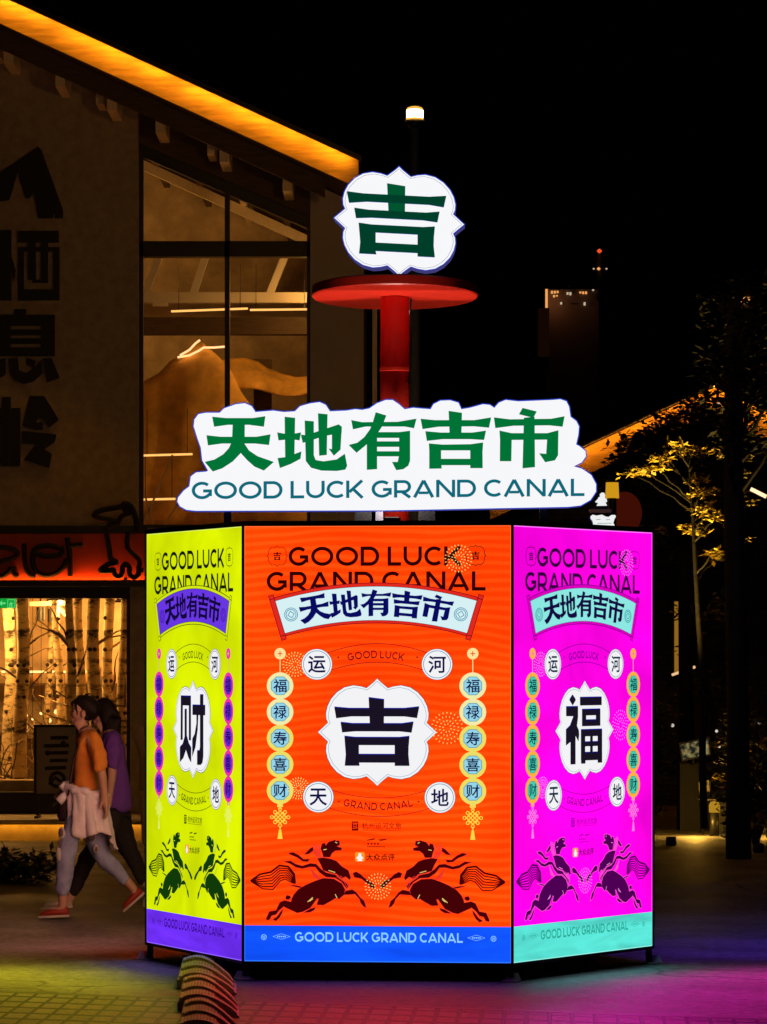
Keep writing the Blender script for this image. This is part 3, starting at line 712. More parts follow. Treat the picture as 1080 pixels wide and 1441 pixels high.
# ------------------------------------------------------------------ red pole, disc and medallion sign
YP = 22.35
red = mat('red_paint', (.62, .020, .006), .42, var=.16, scale=5, bump=.08)
base = W(556, 738, YP)
pole = thing('red_pole', 'tall red round pole carrying a wide red disc above the kiosk', 'pole', (base.x, YP, ZT + .02))
zt = W(556, 418.5, YP).z; pr = 20.5 / F * YP
mb = MB(); mb.lathe((base.x, YP, 0), [(pr, ZT + .02), (pr, zt)], red, 32); mb.build('shaft', pole, True)
mb = MB(); mb.lathe((base.x, YP, 0), [(pr + .12, ZT + .0045), (pr + .12, ZT + .03), (pr + .02, ZT + .034), (pr + .02, ZT + .06)], red, 32); mb.build('base_flange', pole)
for k in range(8):
    a_ = k * math.pi / 4 + .2; mb = MB(); mb.lathe((base.x + (pr + .07) * math.cos(a_), YP + (pr + .07) * math.sin(a_), ZT + .034), [(.012, 0), (.012, .012), (.001, .013)], foot_m, 6); mb.build('bolt', pole)
zs = W(556, 520, YP).z; mb = MB(); mb.lathe((base.x, YP, zs), [(pr + .0005, -.012), (pr + .004, -.010), (pr + .004, .010), (pr + .0005, .012)], red, 32); mb.build('weld_collar', pole)
mb = MB(); mb.tube([(base.x + pr + .008 + .004 * math.sin(q * 2.1), YP - .03, ZT + .04 + (zt - ZT - .05) * q / 12) for q in range(13)], .006, dark_metal, 6); mb.build('power_cable', pole)
rd = 117 / F * YP
mb = MB(); mb.lathe((base.x, YP, 0), [(pr + .0005, zt), (rd - .008, zt - .0), (rd, zt + .008), (rd, zt + .058), (rd - .008, zt + .066), (.001, zt + .066)], red, 72); mb.v = [tuple(Vector((base.x, YP, zt)) + Matrix.Rotation(R(3.2), 3, 'X').inverted() @ (Vector(v) - Vector((base.x, YP, zt)))) for v in mb.v]; mb.build('disc', pole)
med = thing('medallion_sign', 'white lit medallion sign with a green character standing on the red disc', 'sign', (W(563, 388, YP).x, YP - .1, zt + .066))
cx2, cy2 = 562, 311; hw, hh = 92, 77
zb_shift = 0
rot = Matrix.Rotation(R(-1.5), 3, 'Z')
cen = W(cx2, cy2, YP - .1)
def MP(x, y, d): # local sign coordinates, d toward viewer
    return cen + rot @ Vector((x * hw / F * YP, -d, -y * hh / F * YP + x * -.0215))
ol = med_outline()
fl = (zt + .067 - cen.z) / (-hh / F * YP)   # cut flat where it stands on the disc
ol = [(x, min(y, fl)) for x, y in ol]
mb = MB(); mb.prism([MP(x, y, 0) for x, y in ol], rot @ Vector((0, .2, 0)), sign_white, edge_glow); bd = mb.build('sign_board', med)
mb = MB()
for q in stroke(ol, .016, True): mb.poly([MP(x, y, .002) for x, y in q], blue_edge)  # halo of the lit medallion painted as a blue outline
for q in stroke([(x * .955, y * .955) for x, y in ol], .005, True): mb.poly([MP(x, y, .0015) for x, y in q], edge_glow)
mb.build('halo_rim', bd)
mb = MB()
for k, q in enumerate(MED_JI):
    mb.prism([MP(x * 1.06 - .03, y * 1.03 - .01, .016 + k * .0006) for x, y in q], rot @ Vector((0, .014 + k * .0006, 0)), green_mid if k == 0 else green2, blue_edge)
mb.build('character', med)

# ------------------------------------------------------------------ rubber cable ramps
rub = mat('ramp_rubber', (.55, .53, .48), .7, var=.35, scale=14, bump=.3); ridge_m = mat('ramp_ridge', (.75, .72, .62), .6, var=.25, scale=20)
def ramp(ua, v1, lab, wl=88):
    Y0 = GY(v1); Wd = wl / F * Y0; X0 = (ua - 540) / F * Y0; Lg = .95
    root = thing('cable_ramp', lab, 'cable ramp', (X0, Y0, 0), 'rubber cable ramps in a line')
    NX, NY = 28, 24
    def pt(i, j):
        t = i / NX; s = j / NY
        e = t / .42 if t < .42 else (1 - t) / .58
        z = .014 + .035 * (1 - t) + .038 * math.sin(e * math.pi / 2) ** 1.25 + .055 * s * math.sin(math.pi * min(1, t * .8 + .2)) ** .7
        return Vector((X0 + (t - .5) * Wd + (1 - s) * .02, Y0 + s * Lg * (1 - .45 * t) + .1 - .42 * t, z + .012 * (1 - s) * math.sin(math.pi * t)))
    mb = MB(); vs = []; fs = []
    for j in range(NY + 1):
        for i in range(NX + 1): vs.append(pt(i, j))
    for j in range(NY):
        for i in range(NX): fs.append((j * (NX + 1) + i, j * (NX + 1) + i + 1, (j + 1) * (NX + 1) + i + 1, (j + 1) * (NX + 1) + i))
    nb = len(vs)
    for v in vs[:]: vs.append(Vector((v.x, v.y, .0055)))
    fs += [tuple(nb + a for a in reversed(f)) for f in fs[:]]
    for i in range(NX):
        fs.append((i, nb + i, nb + i + 1, i + 1)); k = NY * (NX + 1) + i; fs.append((k, k + 1, nb + k + 1, nb + k))
    for j in range(NY):
        k = j * (NX + 1); fs.append((k, k + NX + 1, nb + k + NX + 1, nb + k)); k += NX; fs.append((k, nb + k, nb + k + NX + 1, k + NX + 1))
    mb.mesh(vs, fs, rub); mb.build('tread_plate', root)
    for s in (.03, .40, .80):
        mb = MB(); pts = [pt(i, s * NY) + Vector((0, 0, .004)) for i in range(1, NX)]
        mb.tube(pts, [.003 + .013 * min(1, min(k, len(pts) - 1 - k) / 3) for k in range(len(pts))], ridge_m, 6); mb.build('raised_rib', root, True)
    for s0 in (.10, .48, .86):
        mb = MB()
        for k in range(22):
            t0 = .03 + k * .026
            mb.beam(pt(t0 * NX, s0 * NY) + Vector((0, 0, .003)), pt(t0 * NX, min(1, s0 + .24) * NY) + Vector((0, 0, .003)), .006, .010, ridge_m if k % 2 else rub)
        mb.build('grip_bars', root)
    return root
ramp(287, 1394, 'dark ribbed rubber ramp nearest the kiosk foot, farthest of the line')
ramp(289, 1426, 'ribbed rubber ramp in the middle of the line, across the paving edge', 92)
ramp(291, 1464, 'ribbed rubber ramp at the bottom picture edge, standing on brick paving', 96)
# ------------------------------------------------------------------ shop building on the left
YF = 39.0; KF = F / YF
fx = lambda u, Y=YF: (u - 540) / F * Y
fz = lambda v, Y=YF: CH - (v - HV) / F * Y
plaster = mat('rough_plaster', (.42, .35, .27), .9, var=.22, scale=9, bump=.5)
concrete = mat('pier_concrete', (.50, .45, .42), .85, var=.12, scale=3, bump=.2)
blackm = mat('black_frame', (.012, .012, .012), .5)
darkwood = mat('dark_timber', (.09, .055, .03), .7, var=.35, scale=5, stretch=(1, 1, 8))
palewood = mat('pale_timber', (.92, .78, .58), .6, var=.12, scale=8, stretch=(8, 1, 1))
fasciawood = mat('fascia_timber', (.56, .37, .15), .6, var=.42, scale=3.2, stretch=(.6, 1, 5), bump=.3)
whitepaint = mat('white_paint', (.75, .68, .58), .5)
interior = mat('interior_wall', (.50, .38, .24), .85, var=.35, scale=2.6)
shop = thing('shop_building', 'brown plastered shop with tall gable window and glowing sloped fascia', 'building', (fx(250), YF, 0))
YO = 37.6
rz = lambda X: 8.542 - .459 * (X + 3.796)       # top line of the roof slab
sz = lambda X: rz(X) - .285                     # its underside
XL, XR = -9.0, -.255
def slab(mb, pts, y0, y1, m): mb.prism([(x, y0, z) for x, z in pts], (0, y1 - y0, 0), m)
roof_m = mat('roof_metal', (.03, .03, .033), .5, .3)
mb = MB(); slab(mb, [(XL, sz(XL) + .02), (XR - .02, sz(XR - .02) + .02), (XR - .02, rz(XR - .02) - .002), (XL, rz(XL) - .002)], YO + .05, 48, darkwood); roof = mb.build('roof', shop)
mb = MB(); slab(mb, [(XL, sz(XL)), (XR, sz(XR)), (XR, rz(XR)), (XL, rz(XL))], YO, YO + .048, fasciawood); mb.build('fascia', roof)
mb = MB(); slab(mb, [(XL, rz(XL) + .003), (XR + .03, rz(XR + .03) + .003), (XR + .03, rz(XR + .03) + .04), (XL, rz(XL) + .04)], YO - .13, 48.05, roof_m); slab(mb, [(XL, rz(XL) - .022), (XR + .03, rz(XR + .03) - .022), (XR + .03, rz(XR + .03) + .002), (XL, rz(XL) + .002)], YO - .142, YO - .131, roof_m); mb.build('roof_edge', roof)
strip = emis('fascia_led', (1.0, .36, .012), 58.0)
mb = MB(); rq = random.Random(3); xq = XL
while xq < XR - .2:
    xe = min(XR, xq + rq.uniform(.34, .5)); q = xe - rq.choice((.02, .03, .09)); slab(mb, [(xq, rz(xq) - .012), (q, rz(q) - .012), (q, rz(q) + .001), (xq, rz(xq) + .001)], YO - .115, YO - .10, strip); xq = xe
mb.build('led_strip', roof)
# second board below the lit one, and the purlins carrying the overhang
mb = MB(); slab(mb, [(XL, sz(XL) - .19), (XR - .35, sz(XR - .35) - .19), (XR - .35, sz(XR - .35) + .018), (XL, sz(XL) + .018)], YO + .55, YO + .62, darkwood); mb.build('barge_board', roof)
for i, u in enumerate((-60, 12, 85, 158, 226, 316, 405)):
    X = fx(u, YO + .65); w = .10
    mb = MB(); z = sz(X) - .02
    mb.box((X - w / 2, YO + .63, z - .27), (X + w / 2, YF + .1, z), palewood); mb.build('purlin', roof)
    if i % 2: mb = MB(); mb.box((X - w * 1.9, YO + .9, z - .16), (X - w * 1.1, YF + .1, z), palewood); mb.build('purlin', roof)
mb = MB(); slab(mb, [(XL, sz(XL) - .045), (XR - .5, sz(XR - .5) - .045), (XR - .5, sz(XR - .5) + .018), (XL, sz(XL) + .018)], YF - .14, YF - .005, palewood); mb.build('wall_plate', roof)
xa, xb, xp = fx(195), fx(437), fx(512)
hz = lambda X: fz(200 + (X - fx(195)) / (fx(437) - fx(195)) * 105)
T = .28
mb = MB()
slab(mb, [(XL, fz(745)), (xa, fz(745)), (xa, sz(xa)), (XL, sz(XL))], YF, YF + T, plaster)
slab(mb, [(xa, hz(xa)), (xb, hz(xb)), (xb, sz(xb)), (xa, sz(xa))], YF + .02, YF + T, darkwood)
slab(mb, [(XL, fz(838)), (fx(183), fz(838)), (fx(183), fz(745)), (XL, fz(745))], YF + .01, YF + T, blackm)
slab(mb, [(fx(183), .2), (xb, .2), (xb, fz(743)), (fx(183), fz(743))], YF + .005, YF + T, plaster)
mb.build('wall', shop)
mb = MB(); slab(mb, [(xb, 0), (xp, 0), (xp, sz(xp) - .002), (xb, sz(xb) - .002)], YF - .012, YF + T, concrete); mb.build('corner_pier', shop)
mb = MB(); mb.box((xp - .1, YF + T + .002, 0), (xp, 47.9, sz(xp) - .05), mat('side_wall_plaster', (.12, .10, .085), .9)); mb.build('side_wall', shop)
mb = MB(); mb.box((fx(527, YF + .4) - .02, YF + .35, fz(690)), (fx(527, YF + .4) + .03, YF + .42, fz(430)), palewood); mb.build('lit_reveal_strip', shop)  # pale timber strip stands in for the lit wall reveal
# tall window
win = MB(); yw = YF + .06
def bar(mb, u0, v0, u1, v1, d=.1, m=blackm): mb.box((fx(u0), yw, fz(v0)), (fx(u1), yw + d, fz(v1)), m)
bar(win, 195, 738, 201, 212); bar(win, 432, 738, 437, 312); bar(win, 195.5, 746, 436.5, 738, .14)
bar(win, 196, 360, 436, 338, .16); bar(win, 316, 737, 323, 258, .12)
slab(win, [(xa, hz(xa) - .13), (xb, hz(xb) - .13), (xb, hz(xb) - .003), (xa, hz(xa) - .003)], yw - .01, yw + .1, blackm)
wf = win.build('window', shop)
pane = glass('window_glass', (.88, .84, .76), .06)
for (u0, u1) in ((201, 316), (323, 432)):
    for (v0, v1) in ((738, 360), (338, None)):
        mb = MB(); y = yw + .05
        if v1: pts = [(fx(u0), fz(v0)), (fx(u1), fz(v0)), (fx(u1), fz(v1)), (fx(u0), fz(v1))]
        else: pts = [(fx(u0), fz(v0)), (fx(u1), fz(v0)), (fx(u1), hz(fx(u1)) - .12), (fx(u0), hz(fx(u0)) - .12)]
        mb.poly([(x, y, z) for x, z in pts], pane); mb.build('pane', wf)
# upper room
zfl = fz(742)
mb = MB()
mb.box((XL, YF + T + .01, zfl - .2), (xp - .11, 46, zfl), interior)
slab(mb, [(XL, zfl), (xp - .11, zfl), (xp - .11, sz(xp - .11) - .01), (XL, sz(XL) - .01)], 44.5, 44.6, interior)
mb.build('upper_room', shop)
# white trusses seen through the window
for Y in (41.2, 43.2):
    mb = MB(); z = fz(418, Y); mb.box((-5.6, Y, z - .06), (xp - .15, Y + .12, z + .055), whitepaint)
    for (ua, va, ub, vb) in ((205, 412, 226, 368), (272, 412, 294, 360), (236, 425, 215, 440), (380, 412, 402, 372)):
        mb.beam((fx(ua, Y), Y + .06, fz(va, Y)), (fx(ub, Y), Y + .06, fz(vb, Y) + .12), .07, .08, whitepaint)
    mb.build('roof_truss', shop)
mb = MB(); mb.box((-4.2, 41.6, fz(470, 41.6)), (xp - .15, 41.8, fz(446, 41.6)), darkwood)
mb.build('ceiling_beam', shop)
for k in range(9):
    X = -4.6 + k * .5; mb = MB(); mb.box((X - .035, YF + T + .05, sz(X + .035) - .2), (X + .035, 44.4, sz(X + .035) - .015), darkwood if k % 3 else palewood); mb.build('ceiling_rafter', shop)
for Y in (42.4,):
    mb = MB(); slab(mb, [(-5.5, sz(-5.5) - .34), (xp - .12, sz(xp - .12) - .34), (xp - .12, sz(xp - .12) - .22), (-5.5, sz(-5.5) - .22)], Y, Y + .08, palewood); mb.build('ceiling_rafter', shop)
for (ua, va, ub, vb) in ((203, 735, 243, 640), (232, 738, 262, 690), (205, 700, 216, 742)):
    mb = MB(); mb.beam(W(ua, va, 40.0), W(ub, vb, 40.0), .02, .02, palewood); mb.build('stay_rod', shop)
mb = MB(); mb.box((fx(357, 42), 42, fz(700, 42)), (fx(382, 42), 42.2, fz(505, 42)), darkwood); mb.build('inner_post', shop)
warm = (1.0, .50, .12)
tube_m = emis('lit_tube', (1.0, .50, .14), 1.6)
def tube_lamp(ua, va, ub, vb, Y, lab, drop=.5):
    t = thing('tube_lamp', lab, 'lamp', W((ua + ub) / 2, (va + vb) / 2, Y), 'tube lamps hanging behind the tall window')
    a, b = W(ua, va, Y), W(ub, vb, Y)
    mb = MB(); mb.tube([a, b], .012, tube_m, 8); mb.build('tube', t)
    mb = MB()
    for p in (a.lerp(b, .1), a.lerp(b, .9)): mb.tube([p + Vector((0, 0, .012)), p + Vector((0, 0, drop))], .004, dark_metal, 5)
    mb.build('cable', t)
    return t
tube_lamp(241, 438, 349, 434, 40.9, 'upper left lit tube under the white truss behind the window')
tube_lamp(352, 436, 437, 435, 40.9, 'upper right lit tube under the white truss behind the window')
tube_lamp(200, 641, 271, 639, 40.2, 'lit tube beside the upper left end of the cloud sign, behind the window')
tube_lamp(200, 703, 247, 702, 40.2, 'lowest lit tube behind the window, left of the word GOOD')
# draped fabric mountains with rope light
gauze = mat('amber_gauze', (.90, .50, .10), .8, var=.45, scale=2.2)
dr = thing('fabric_mountain', 'amber fabric draped as two mountain ridges behind the tall window', 'decoration', W(300, 600, 41))
def drape(ridge, Y0, fall, nm, push):
    n = 60; m_ = 16; vs = []; fs = []
    us = [ridge[0][0] + (ridge[-1][0] - ridge[0][0]) * i / n for i in range(n + 1)]
    def rv(u):
        for (a, b) in zip(ridge, ridge[1:]):
            if u <= b[0] + 1e-6:
                t = (u - a[0]) / max(1e-6, b[0] - a[0]); t = t * t * (3 - 2 * t) * .6 + t * .4; return a[1] + (b[1] - a[1]) * t
        return ridge[-1][1]
    for u in us:
        top = rv(u); bot = fall(u)
        for j in range(m_ + 1):
            t = j / m_
            y = Y0 - push * math.sin(t * math.pi * .5) + .07 * math.sin(u * .11 + t * 3) * t
            vs.append(W(u, top + (bot - top) * t, y))
    for i in range(n):
        for j in range(m_): fs.append((i * (m_ + 1) + j, (i + 1) * (m_ + 1) + j, (i + 1) * (m_ + 1) + j + 1, i * (m_ + 1) + j + 1))
    mb = MB(); mb.mesh(vs, fs, gauze); o = mb.build(nm, dr, True, fix=False)
    sd = o.modifiers.new('thick', 'SOLIDIFY'); sd.thickness = .012
    return o
z3 = lambda P: [(200 + x / 3, 440 + y / 3) for x, y in P]
drape([(100, 600)] + z3([(0, 295), (60, 265), (130, 200), (200, 150), (250, 122), (290, 160), (350, 210)]) + [(345, 560), (380, 640), (440, 700)], 41.0, lambda u: 745, 'cloth', .5)
drape(z3([(300, 215), (370, 196), (430, 192), (480, 205), (540, 240), (600, 262), (650, 275), (720, 270)]), 42.0, lambda u: 552 + max(0, (360 - u)) * .1 + 6 * math.sin(u * .05), 'cloth', .4)
rope = emis('rope_light', (1.0, .50, .22), 2.2)
for P_ in ([(150, 188), (200, 180), (240, 160), (260, 147), (300, 147), (352, 143)], [(160, 180), (200, 157), (225, 130), (245, 115)]):
    mb = MB(); mb.tube([W(u, v, 40.9) for u, v in z3(P_)], .013, rope, 6); mb.build('rope_light', dr, True)
# ceiling lamps of the upper room
def ceiling_lamp(X, Y, Z, power, lab, col=warm, grp='ceiling lamps inside the shop'):
    t = thing('ceiling_lamp', lab, 'lamp', (X, Y, Z + .1), grp)
    mb = MB(); mb.lathe((X, Y, Z), [(.02, .3), (.03, .12), (.12, .02), (.125, 0), (.02, .01)], dark_metal, 16); mb.build('lamp_shade', t, True)
    mb = MB(); mb.lathe((X, Y, Z - .02), [(.002, -.03), (.03, -.02), (.04, 0), (.03, .03), (.002, .04)], emis('warm_bulb', (1, .62, .3), 12), 12); mb.build('bulb', t, True)
    lamp('bulb_light', (X, Y, Z - .1), power, col, t, .08)
    return t
ceiling_lamp(-4.2, 42.2, 6.2, 92, 'shaded lamp in the upper room, hidden left of the tall window')
ceiling_lamp(-.55, 40.6, fz(412, 40.6), 44, 'shaded lamp in the upper room near the right window edge')
# the plinth with light under its nosing, the shop window sill
stone = mat('step_stone', (.34, .29, .22), .7, var=.2, scale=6)
mb = MB(); mb.box((XL, 37.5, 0), (fx(520), YF - .015, .2), stone); mb.box((XL, 37.40, .182), (fx(520), 37.498, .203), stone); mb.box((XL, 37.40, .158), (fx(520), 37.41, .181), stone); mb.build('front_step', shop)
mb = MB(); mb.box((XL, 37.415, .166), (fx(205, 37.5), 37.43, .180), emis('step_led', (1, .36, .015), 20.0)); mb.build('step_light', shop)
mb = MB(); mb.box((XL, YF, .201), (fx(183), YF + .2, fz(1115)), blackm); mb.build('window_base', shop)
mb = MB(); mb.box((XL, YF + .21, .201), (fx(183), 44, .38), interior); mb.build('shop_floor', shop)
mb = MB(); mb.box((XL, 43.9, .38), (fx(200), 44, fz(760)), interior); mb.box((fx(184), YF + T + .01, .2), (fx(184) + .1, 43.88, fz(760)), interior)
mb.box((XL, YF + T + .01, fz(815)), (fx(183), 43.88, fz(810)), interior); mb.build('shop_room', shop)
mb = MB()
for (a, b) in (((fx(178), fz(1115)), (fx(183), fz(838))), ((fx(-120), fz(842)), (fx(178), fz(838)))): mb.box((a[0], YF + .03, a[1]), (b[0], YF + .13, b[1]), blackm)
sf = mb.build('shop_window', shop)
mb = MB(); mb.poly([(fx(-200), YF + .08, fz(1115)), (fx(178), YF + .08, fz(1115)), (fx(178), YF + .08, fz(842)), (fx(-200), YF + .08, fz(842))], pane); mb.build('pane', sf)
mb = MB(); mb.box((XL, YF + .22, .385), (fx(66), YF + .62, fz(1098, YF + .3)), interior); mb.build('display_ledge', shop)
ceiling_lamp(fx(60), 41.0, fz(845, 41), 150, 'shaded lamp over the birch trunks at the shop window')
ceiling_lamp(fx(-70), 40.6, fz(862, 40.6), 130, 'shaded lamp in the shop, beyond the left picture edge')
ceiling_lamp(fx(140), 42.9, fz(848, 42.9), 105, 'shaded lamp deep in the shop behind the birch trunks')
# black wall lettering
signblack = mat('sign_black', (.006, .006, .006), .6)
def wall_char(polys_uv, lab):
    mb = MB()
    for k, q in enumerate(polys_uv): mb.prism([(fx(u), YF - .05 - k * .0004, fz(v)) for u, v in q], (0, .045, 0), signblack)
    u0 = polys_uv[0][0]
    solo(mb, 'wall_character', lab, 'sign', (fx(u0[0]), YF - .03, fz(u0[1])), 'black signs down the plaster wall')
w7 = lambda P: [(x / 2.94, 190 + y / 2.94) for x, y in P]
wall_char([w7(p) for p in [[(-130, 160), (0, 160), (160, 50), (172, 62), (262, 310), (262, 345), (228, 345), (225, 315), (218, 345), (160, 345), (150, 290), (140, 240), (122, 262), (108, 262), (100, 240), (88, 200), (75, 150), (58, 210), (40, 270), (0, 275), (-60, 300), (-130, 345)]]], 'black mountain and fir tree emblem on the plaster wall')
wall_char([w7(p) for p in [[(75, 398), (245, 398), (245, 445), (75, 445)], [(78, 465), (100, 465), (100, 684), (78, 684)], [(222, 465), (247, 465), (247, 684), (222, 684)], [(100, 640), (222, 640), (222, 684), (100, 684)], [(100, 465), (222, 465), (222, 482), (100, 482)], [(118, 445), (150, 445), (150, 600), (118, 600)], [(172, 445), (200, 445), (200, 600), (172, 600)], [(135, 600), (200, 600), (200, 612), (135, 612)], [(-20, 395), (48, 395), (48, 684), (-2, 684)], [(48, 500), (66, 560), (60, 610), (48, 560)], [(-75, 440), (-20, 440), (-20, 490), (-75, 490)], [(-30, 500), (-2, 500), (-60, 620), (-75, 600)]]], 'black character 栖 below the mountain emblem on the wall')
wall_char([w7(p) for p in [[(-60, 745), (228, 745), (228, 790), (-60, 790)], [(-60, 790), (45, 790), (45, 915), (-60, 915)], [(170, 790), (228, 790), (228, 915), (170, 915)], [(45, 806), (170, 806), (170, 828), (45, 828)], [(45, 842), (170, 842), (170, 864), (45, 864)], [(45, 880), (170, 880), (170, 915), (45, 915)], [(60, 722), (110, 722), (110, 745), (60, 745)], [(38, 925), (75, 922), (80, 975), (110, 985), (150, 960), (172, 930), (178, 985), (140, 1020), (100, 1030), (60, 1015), (42, 985)], [(110, 922), (150, 935), (140, 965), (110, 950)], [(178, 925), (215, 925), (248, 1005), (195, 1025)], [(-10, 930), (25, 925), (25, 990), (-10, 1015)], [(-70, 930), (-35, 925), (-45, 1000), (-80, 1015)]]], 'black character 息, third of the signs on the plaster wall')
wall_char([w7(p) for p in [[(50, 1130), (85, 1130), (85, 1370), (50, 1370)], [(10, 1085), (45, 1085), (45, 1370), (10, 1370)], [(-40, 1130), (5, 1130), (5, 1370), (-40, 1370)], [(125, 1080), (185, 1082), (245, 1178), (205, 1212), (180, 1180), (160, 1170), (135, 1215), (95, 1205)], [(140, 1190), (178, 1190), (178, 1220), (140, 1220)], [(92, 1225), (235, 1240), (228, 1270), (185, 1300), (215, 1320), (205, 1378), (100, 1345), (150, 1280), (92, 1275)]]], 'black character 岭, lowest of the signs on the plaster wall')
# red lit name board above the shop window
nb = thing('name_board', 'red lit name board with black cursive letters above the shop window', 'sign', (fx(60), YF - .3, fz(822)))
yb = YF - .34
redpanel = mat('red_panel', (.46, .05, .018), .6, var=.12, scale=4)
mb = MB(); mb.box((XL, yb + .08, fz(820)), (fx(206), YF - .002, fz(752)), redpanel); mb.build('board', nb)
mb = MB(); mb.box((XL, yb - .05, fz(826)), (fx(208), YF - .003, fz(820.5)), blackm); mb.box((XL, yb - .05, fz(820.4)), (fx(208), yb - .04, fz(817.2)), blackm); mb.build('lower_rail', nb)
mb = MB(); mb.box((XL, yb + .022, fz(820.2)), (fx(206), yb + .036, fz(818)), emis('board_led', (1, .24, .02), 34.0)); mb.build('led_strip', nb)
mb = MB(); mb.box((XL, yb + .075, fz(751.5)), (fx(208), YF - .003, fz(741)), blackm); mb.build('upper_rail', nb)
w6 = lambda P: [(x / 5.02, 690 + y / 5.02) for x, y in P]
def bz(P, n=8):     # smooth path through points
    out = []
    for i in range(len(P) - 1):
        p0 = P[max(0, i - 1)]; p1 = P[i]; p2 = P[i + 1]; p3 = P[min(len(P) - 1, i + 2)]
        for k in range(n):
            t = k / n
            out.append(tuple(.5 * (2 * p1[j] + (p2[j] - p0[j]) * t + (2 * p0[j] - 5 * p1[j] + 4 * p2[j] - p3[j]) * t * t + (3 * p1[j] - p0[j] - 3 * p2[j] + p3[j]) * t ** 3) for j in range(len(p1))))
    return out + [P[-1]]
for P_ in ([(-60, 420), (0, 410), (60, 410), (125, 430), (140, 460), (100, 490), (30, 505), (-20, 530), (-30, 580), (20, 615), (70, 590), (100, 550)], [(118, 545), (120, 600), (150, 605)],
           [(190, 380), (192, 480), (205, 560), (230, 600), (268, 612)], [(430, 410), (350, 395), (265, 420), (250, 500), (270, 570), (330, 605), (400, 595), (460, 550), (490, 490)], [(250, 440), (330, 468), (430, 462), (455, 430), (440, 405)],
           [(490, 340), (505, 420), (512, 520), (512, 612)], [(510, 400), (550, 395), (600, 390)]):
    mb = MB(); pts = bz(w6(P_))
    mb.tube([(fx(u), yb + .055, fz(v)) for u, v in pts], .028, signblack, 8); mb.build('letter', nb, True)
# bent tube bird sculpture on the board
an = MB()
tube3 = [(830, 570), (745, 575), (735, 565), (790, 525), (840, 515), (800, 490), (790, 420), (770, 300), (790, 260), (850, 240), (790, 218), (700, 205), (690, 180), (740, 150), (870, 125), (900, 105), (945, 125), (975, 200), (990, 300)]
an.tube([(fx(u), yb - .04, fz(v)) for u, v in bz(w6(tube3))], .03, signblack, 8)
an.tube([(fx(u), yb - .04, fz(v)) for u, v in bz(w6([(820, 560), (830, 600), (860, 612), (880, 590), (885, 550), (905, 528), (930, 550), (935, 600), (965, 620), (995, 600), (1000, 570), (1030, 572)]))], .028, signblack, 8)
an.tube([(fx(u), yb - .04, fz(v)) for u, v in bz(w6([(995, 560), (1000, 500), (930, 430), (915, 380), (925, 300)]))], .026, signblack, 8)
an.tube([(fx(u), yb - .04, fz(v)) for u, v in bz(w6([(850, 240), (880, 190), (905, 180), (940, 170)]))], .026, signblack, 8)
an.mesh([(fx(u), yb - .04 + dy, fz(v)) for dy in (-.02, .02) for u, v in w6([(868, 125), (905, 95), (950, 120), (960, 180), (900, 185)])], [(0, 1, 2, 3, 4), (9, 8, 7, 6, 5), (0, 5, 6, 1), (1, 6, 7, 2), (2, 7, 8, 3), (3, 8, 9, 4), (4, 9, 5, 0)], signblack)
an.beam((fx(180), yb - .04, fz(816)), (fx(180), YF - .01, fz(816)), .03, .03, signblack)
solo(an, 'bird_sculpture', 'black bent tube bird outline standing at the right end of the red board', 'sculpture', (fx(178), yb - .04, fz(818)), smooth=True)
# green exit sign
ex = thing('exit_sign', 'small green lit exit sign inside the shop at the left edge', 'sign', (fx(8, 39.6), 39.6, fz(849, 39.6)))
mb = MB(); mb.box((fx(-25, 39.6), 39.6, fz(856, 39.6)), (fx(22, 39.6), 39.65, fz(841, 39.6)), emis('exit_green', (.004, .42, .05), 1.0)); mb.build('panel', ex)
mb = MB(); paleg = emis('exit_pale', (.15, .9, .3), 1.0, False)
for q in (stroke([(2, 849), (8, 849)], 2.4), [[(-2, 849), (3, 845), (3, 853)]], stroke([(11, 844), (21, 844), (21, 855), (11, 855)], .9, True), stroke([(16, 847), (15, 850), (17, 852), (16, 855)], 1.5), stroke([(13, 850), (19, 849)], 1.2), stroke([(15, 850), (13, 854)], 1.3)):
    for k, p in enumerate(q): mb.poly([(fx(u, 39.6), 39.597 - k * .0002, fz(v, 39.6)) for u, v in p], paleg)
mb.build('pictogram', ex)
mb = MB(); mb.tube([(fx(5, 39.6), 39.62, fz(841, 39.6)), (fx(5, 39.6), 39.62, fz(816, 39.6))], .008, dark_metal, 6); mb.build('hanger', ex)
# birch trunks
def birch_mat():
    m = mat('birch_bark', (.62, .52, .38), .75)
    nt = m.node_tree; n = nt.nodes; L = nt.links; p = n['Principled BSDF']
    tc = n.new('ShaderNodeTexCoord'); mp = n.new('ShaderNodeMapping'); mp.inputs['Scale'].default_value = (3.2, 3.2, 9); L.new(tc.outputs['Object'], mp.inputs[0])
    a = n.new('ShaderNodeTexNoise'); a.inputs['Scale'].default_value = 1.1; a.inputs['Detail'].default_value = 7; a.inputs['Roughness'].default_value = .7; L.new(mp.outputs[0], a.inputs['Vector'])
    r = n.new('ShaderNodeValToRGB'); r.color_ramp.elements[0].position = .40; r.color_ramp.elements[0].color = (.03, .022, .015, 1); r.color_ramp.elements[1].position = .52; r.color_ramp.elements[1].color = (.68, .55, .34, 1)
    L.new(a.outputs['Fac'], r.inputs[0]); L.new(r.outputs[0], p.inputs['Base Color'])
    b = n.new('ShaderNodeBump'); b.inputs['Strength'].default_value = .6; b.inputs['Distance'].default_value = .02; L.new(a.outputs['Fac'], b.inputs['Height']); L.new(b.outputs[0], p.inputs['Normal'])
    return m
birch = birch_mat(); twig = mat('twig_bark', (.10, .07, .045), .8); knot_m = mat('bark_knot', (.02, .014, .01), .9)
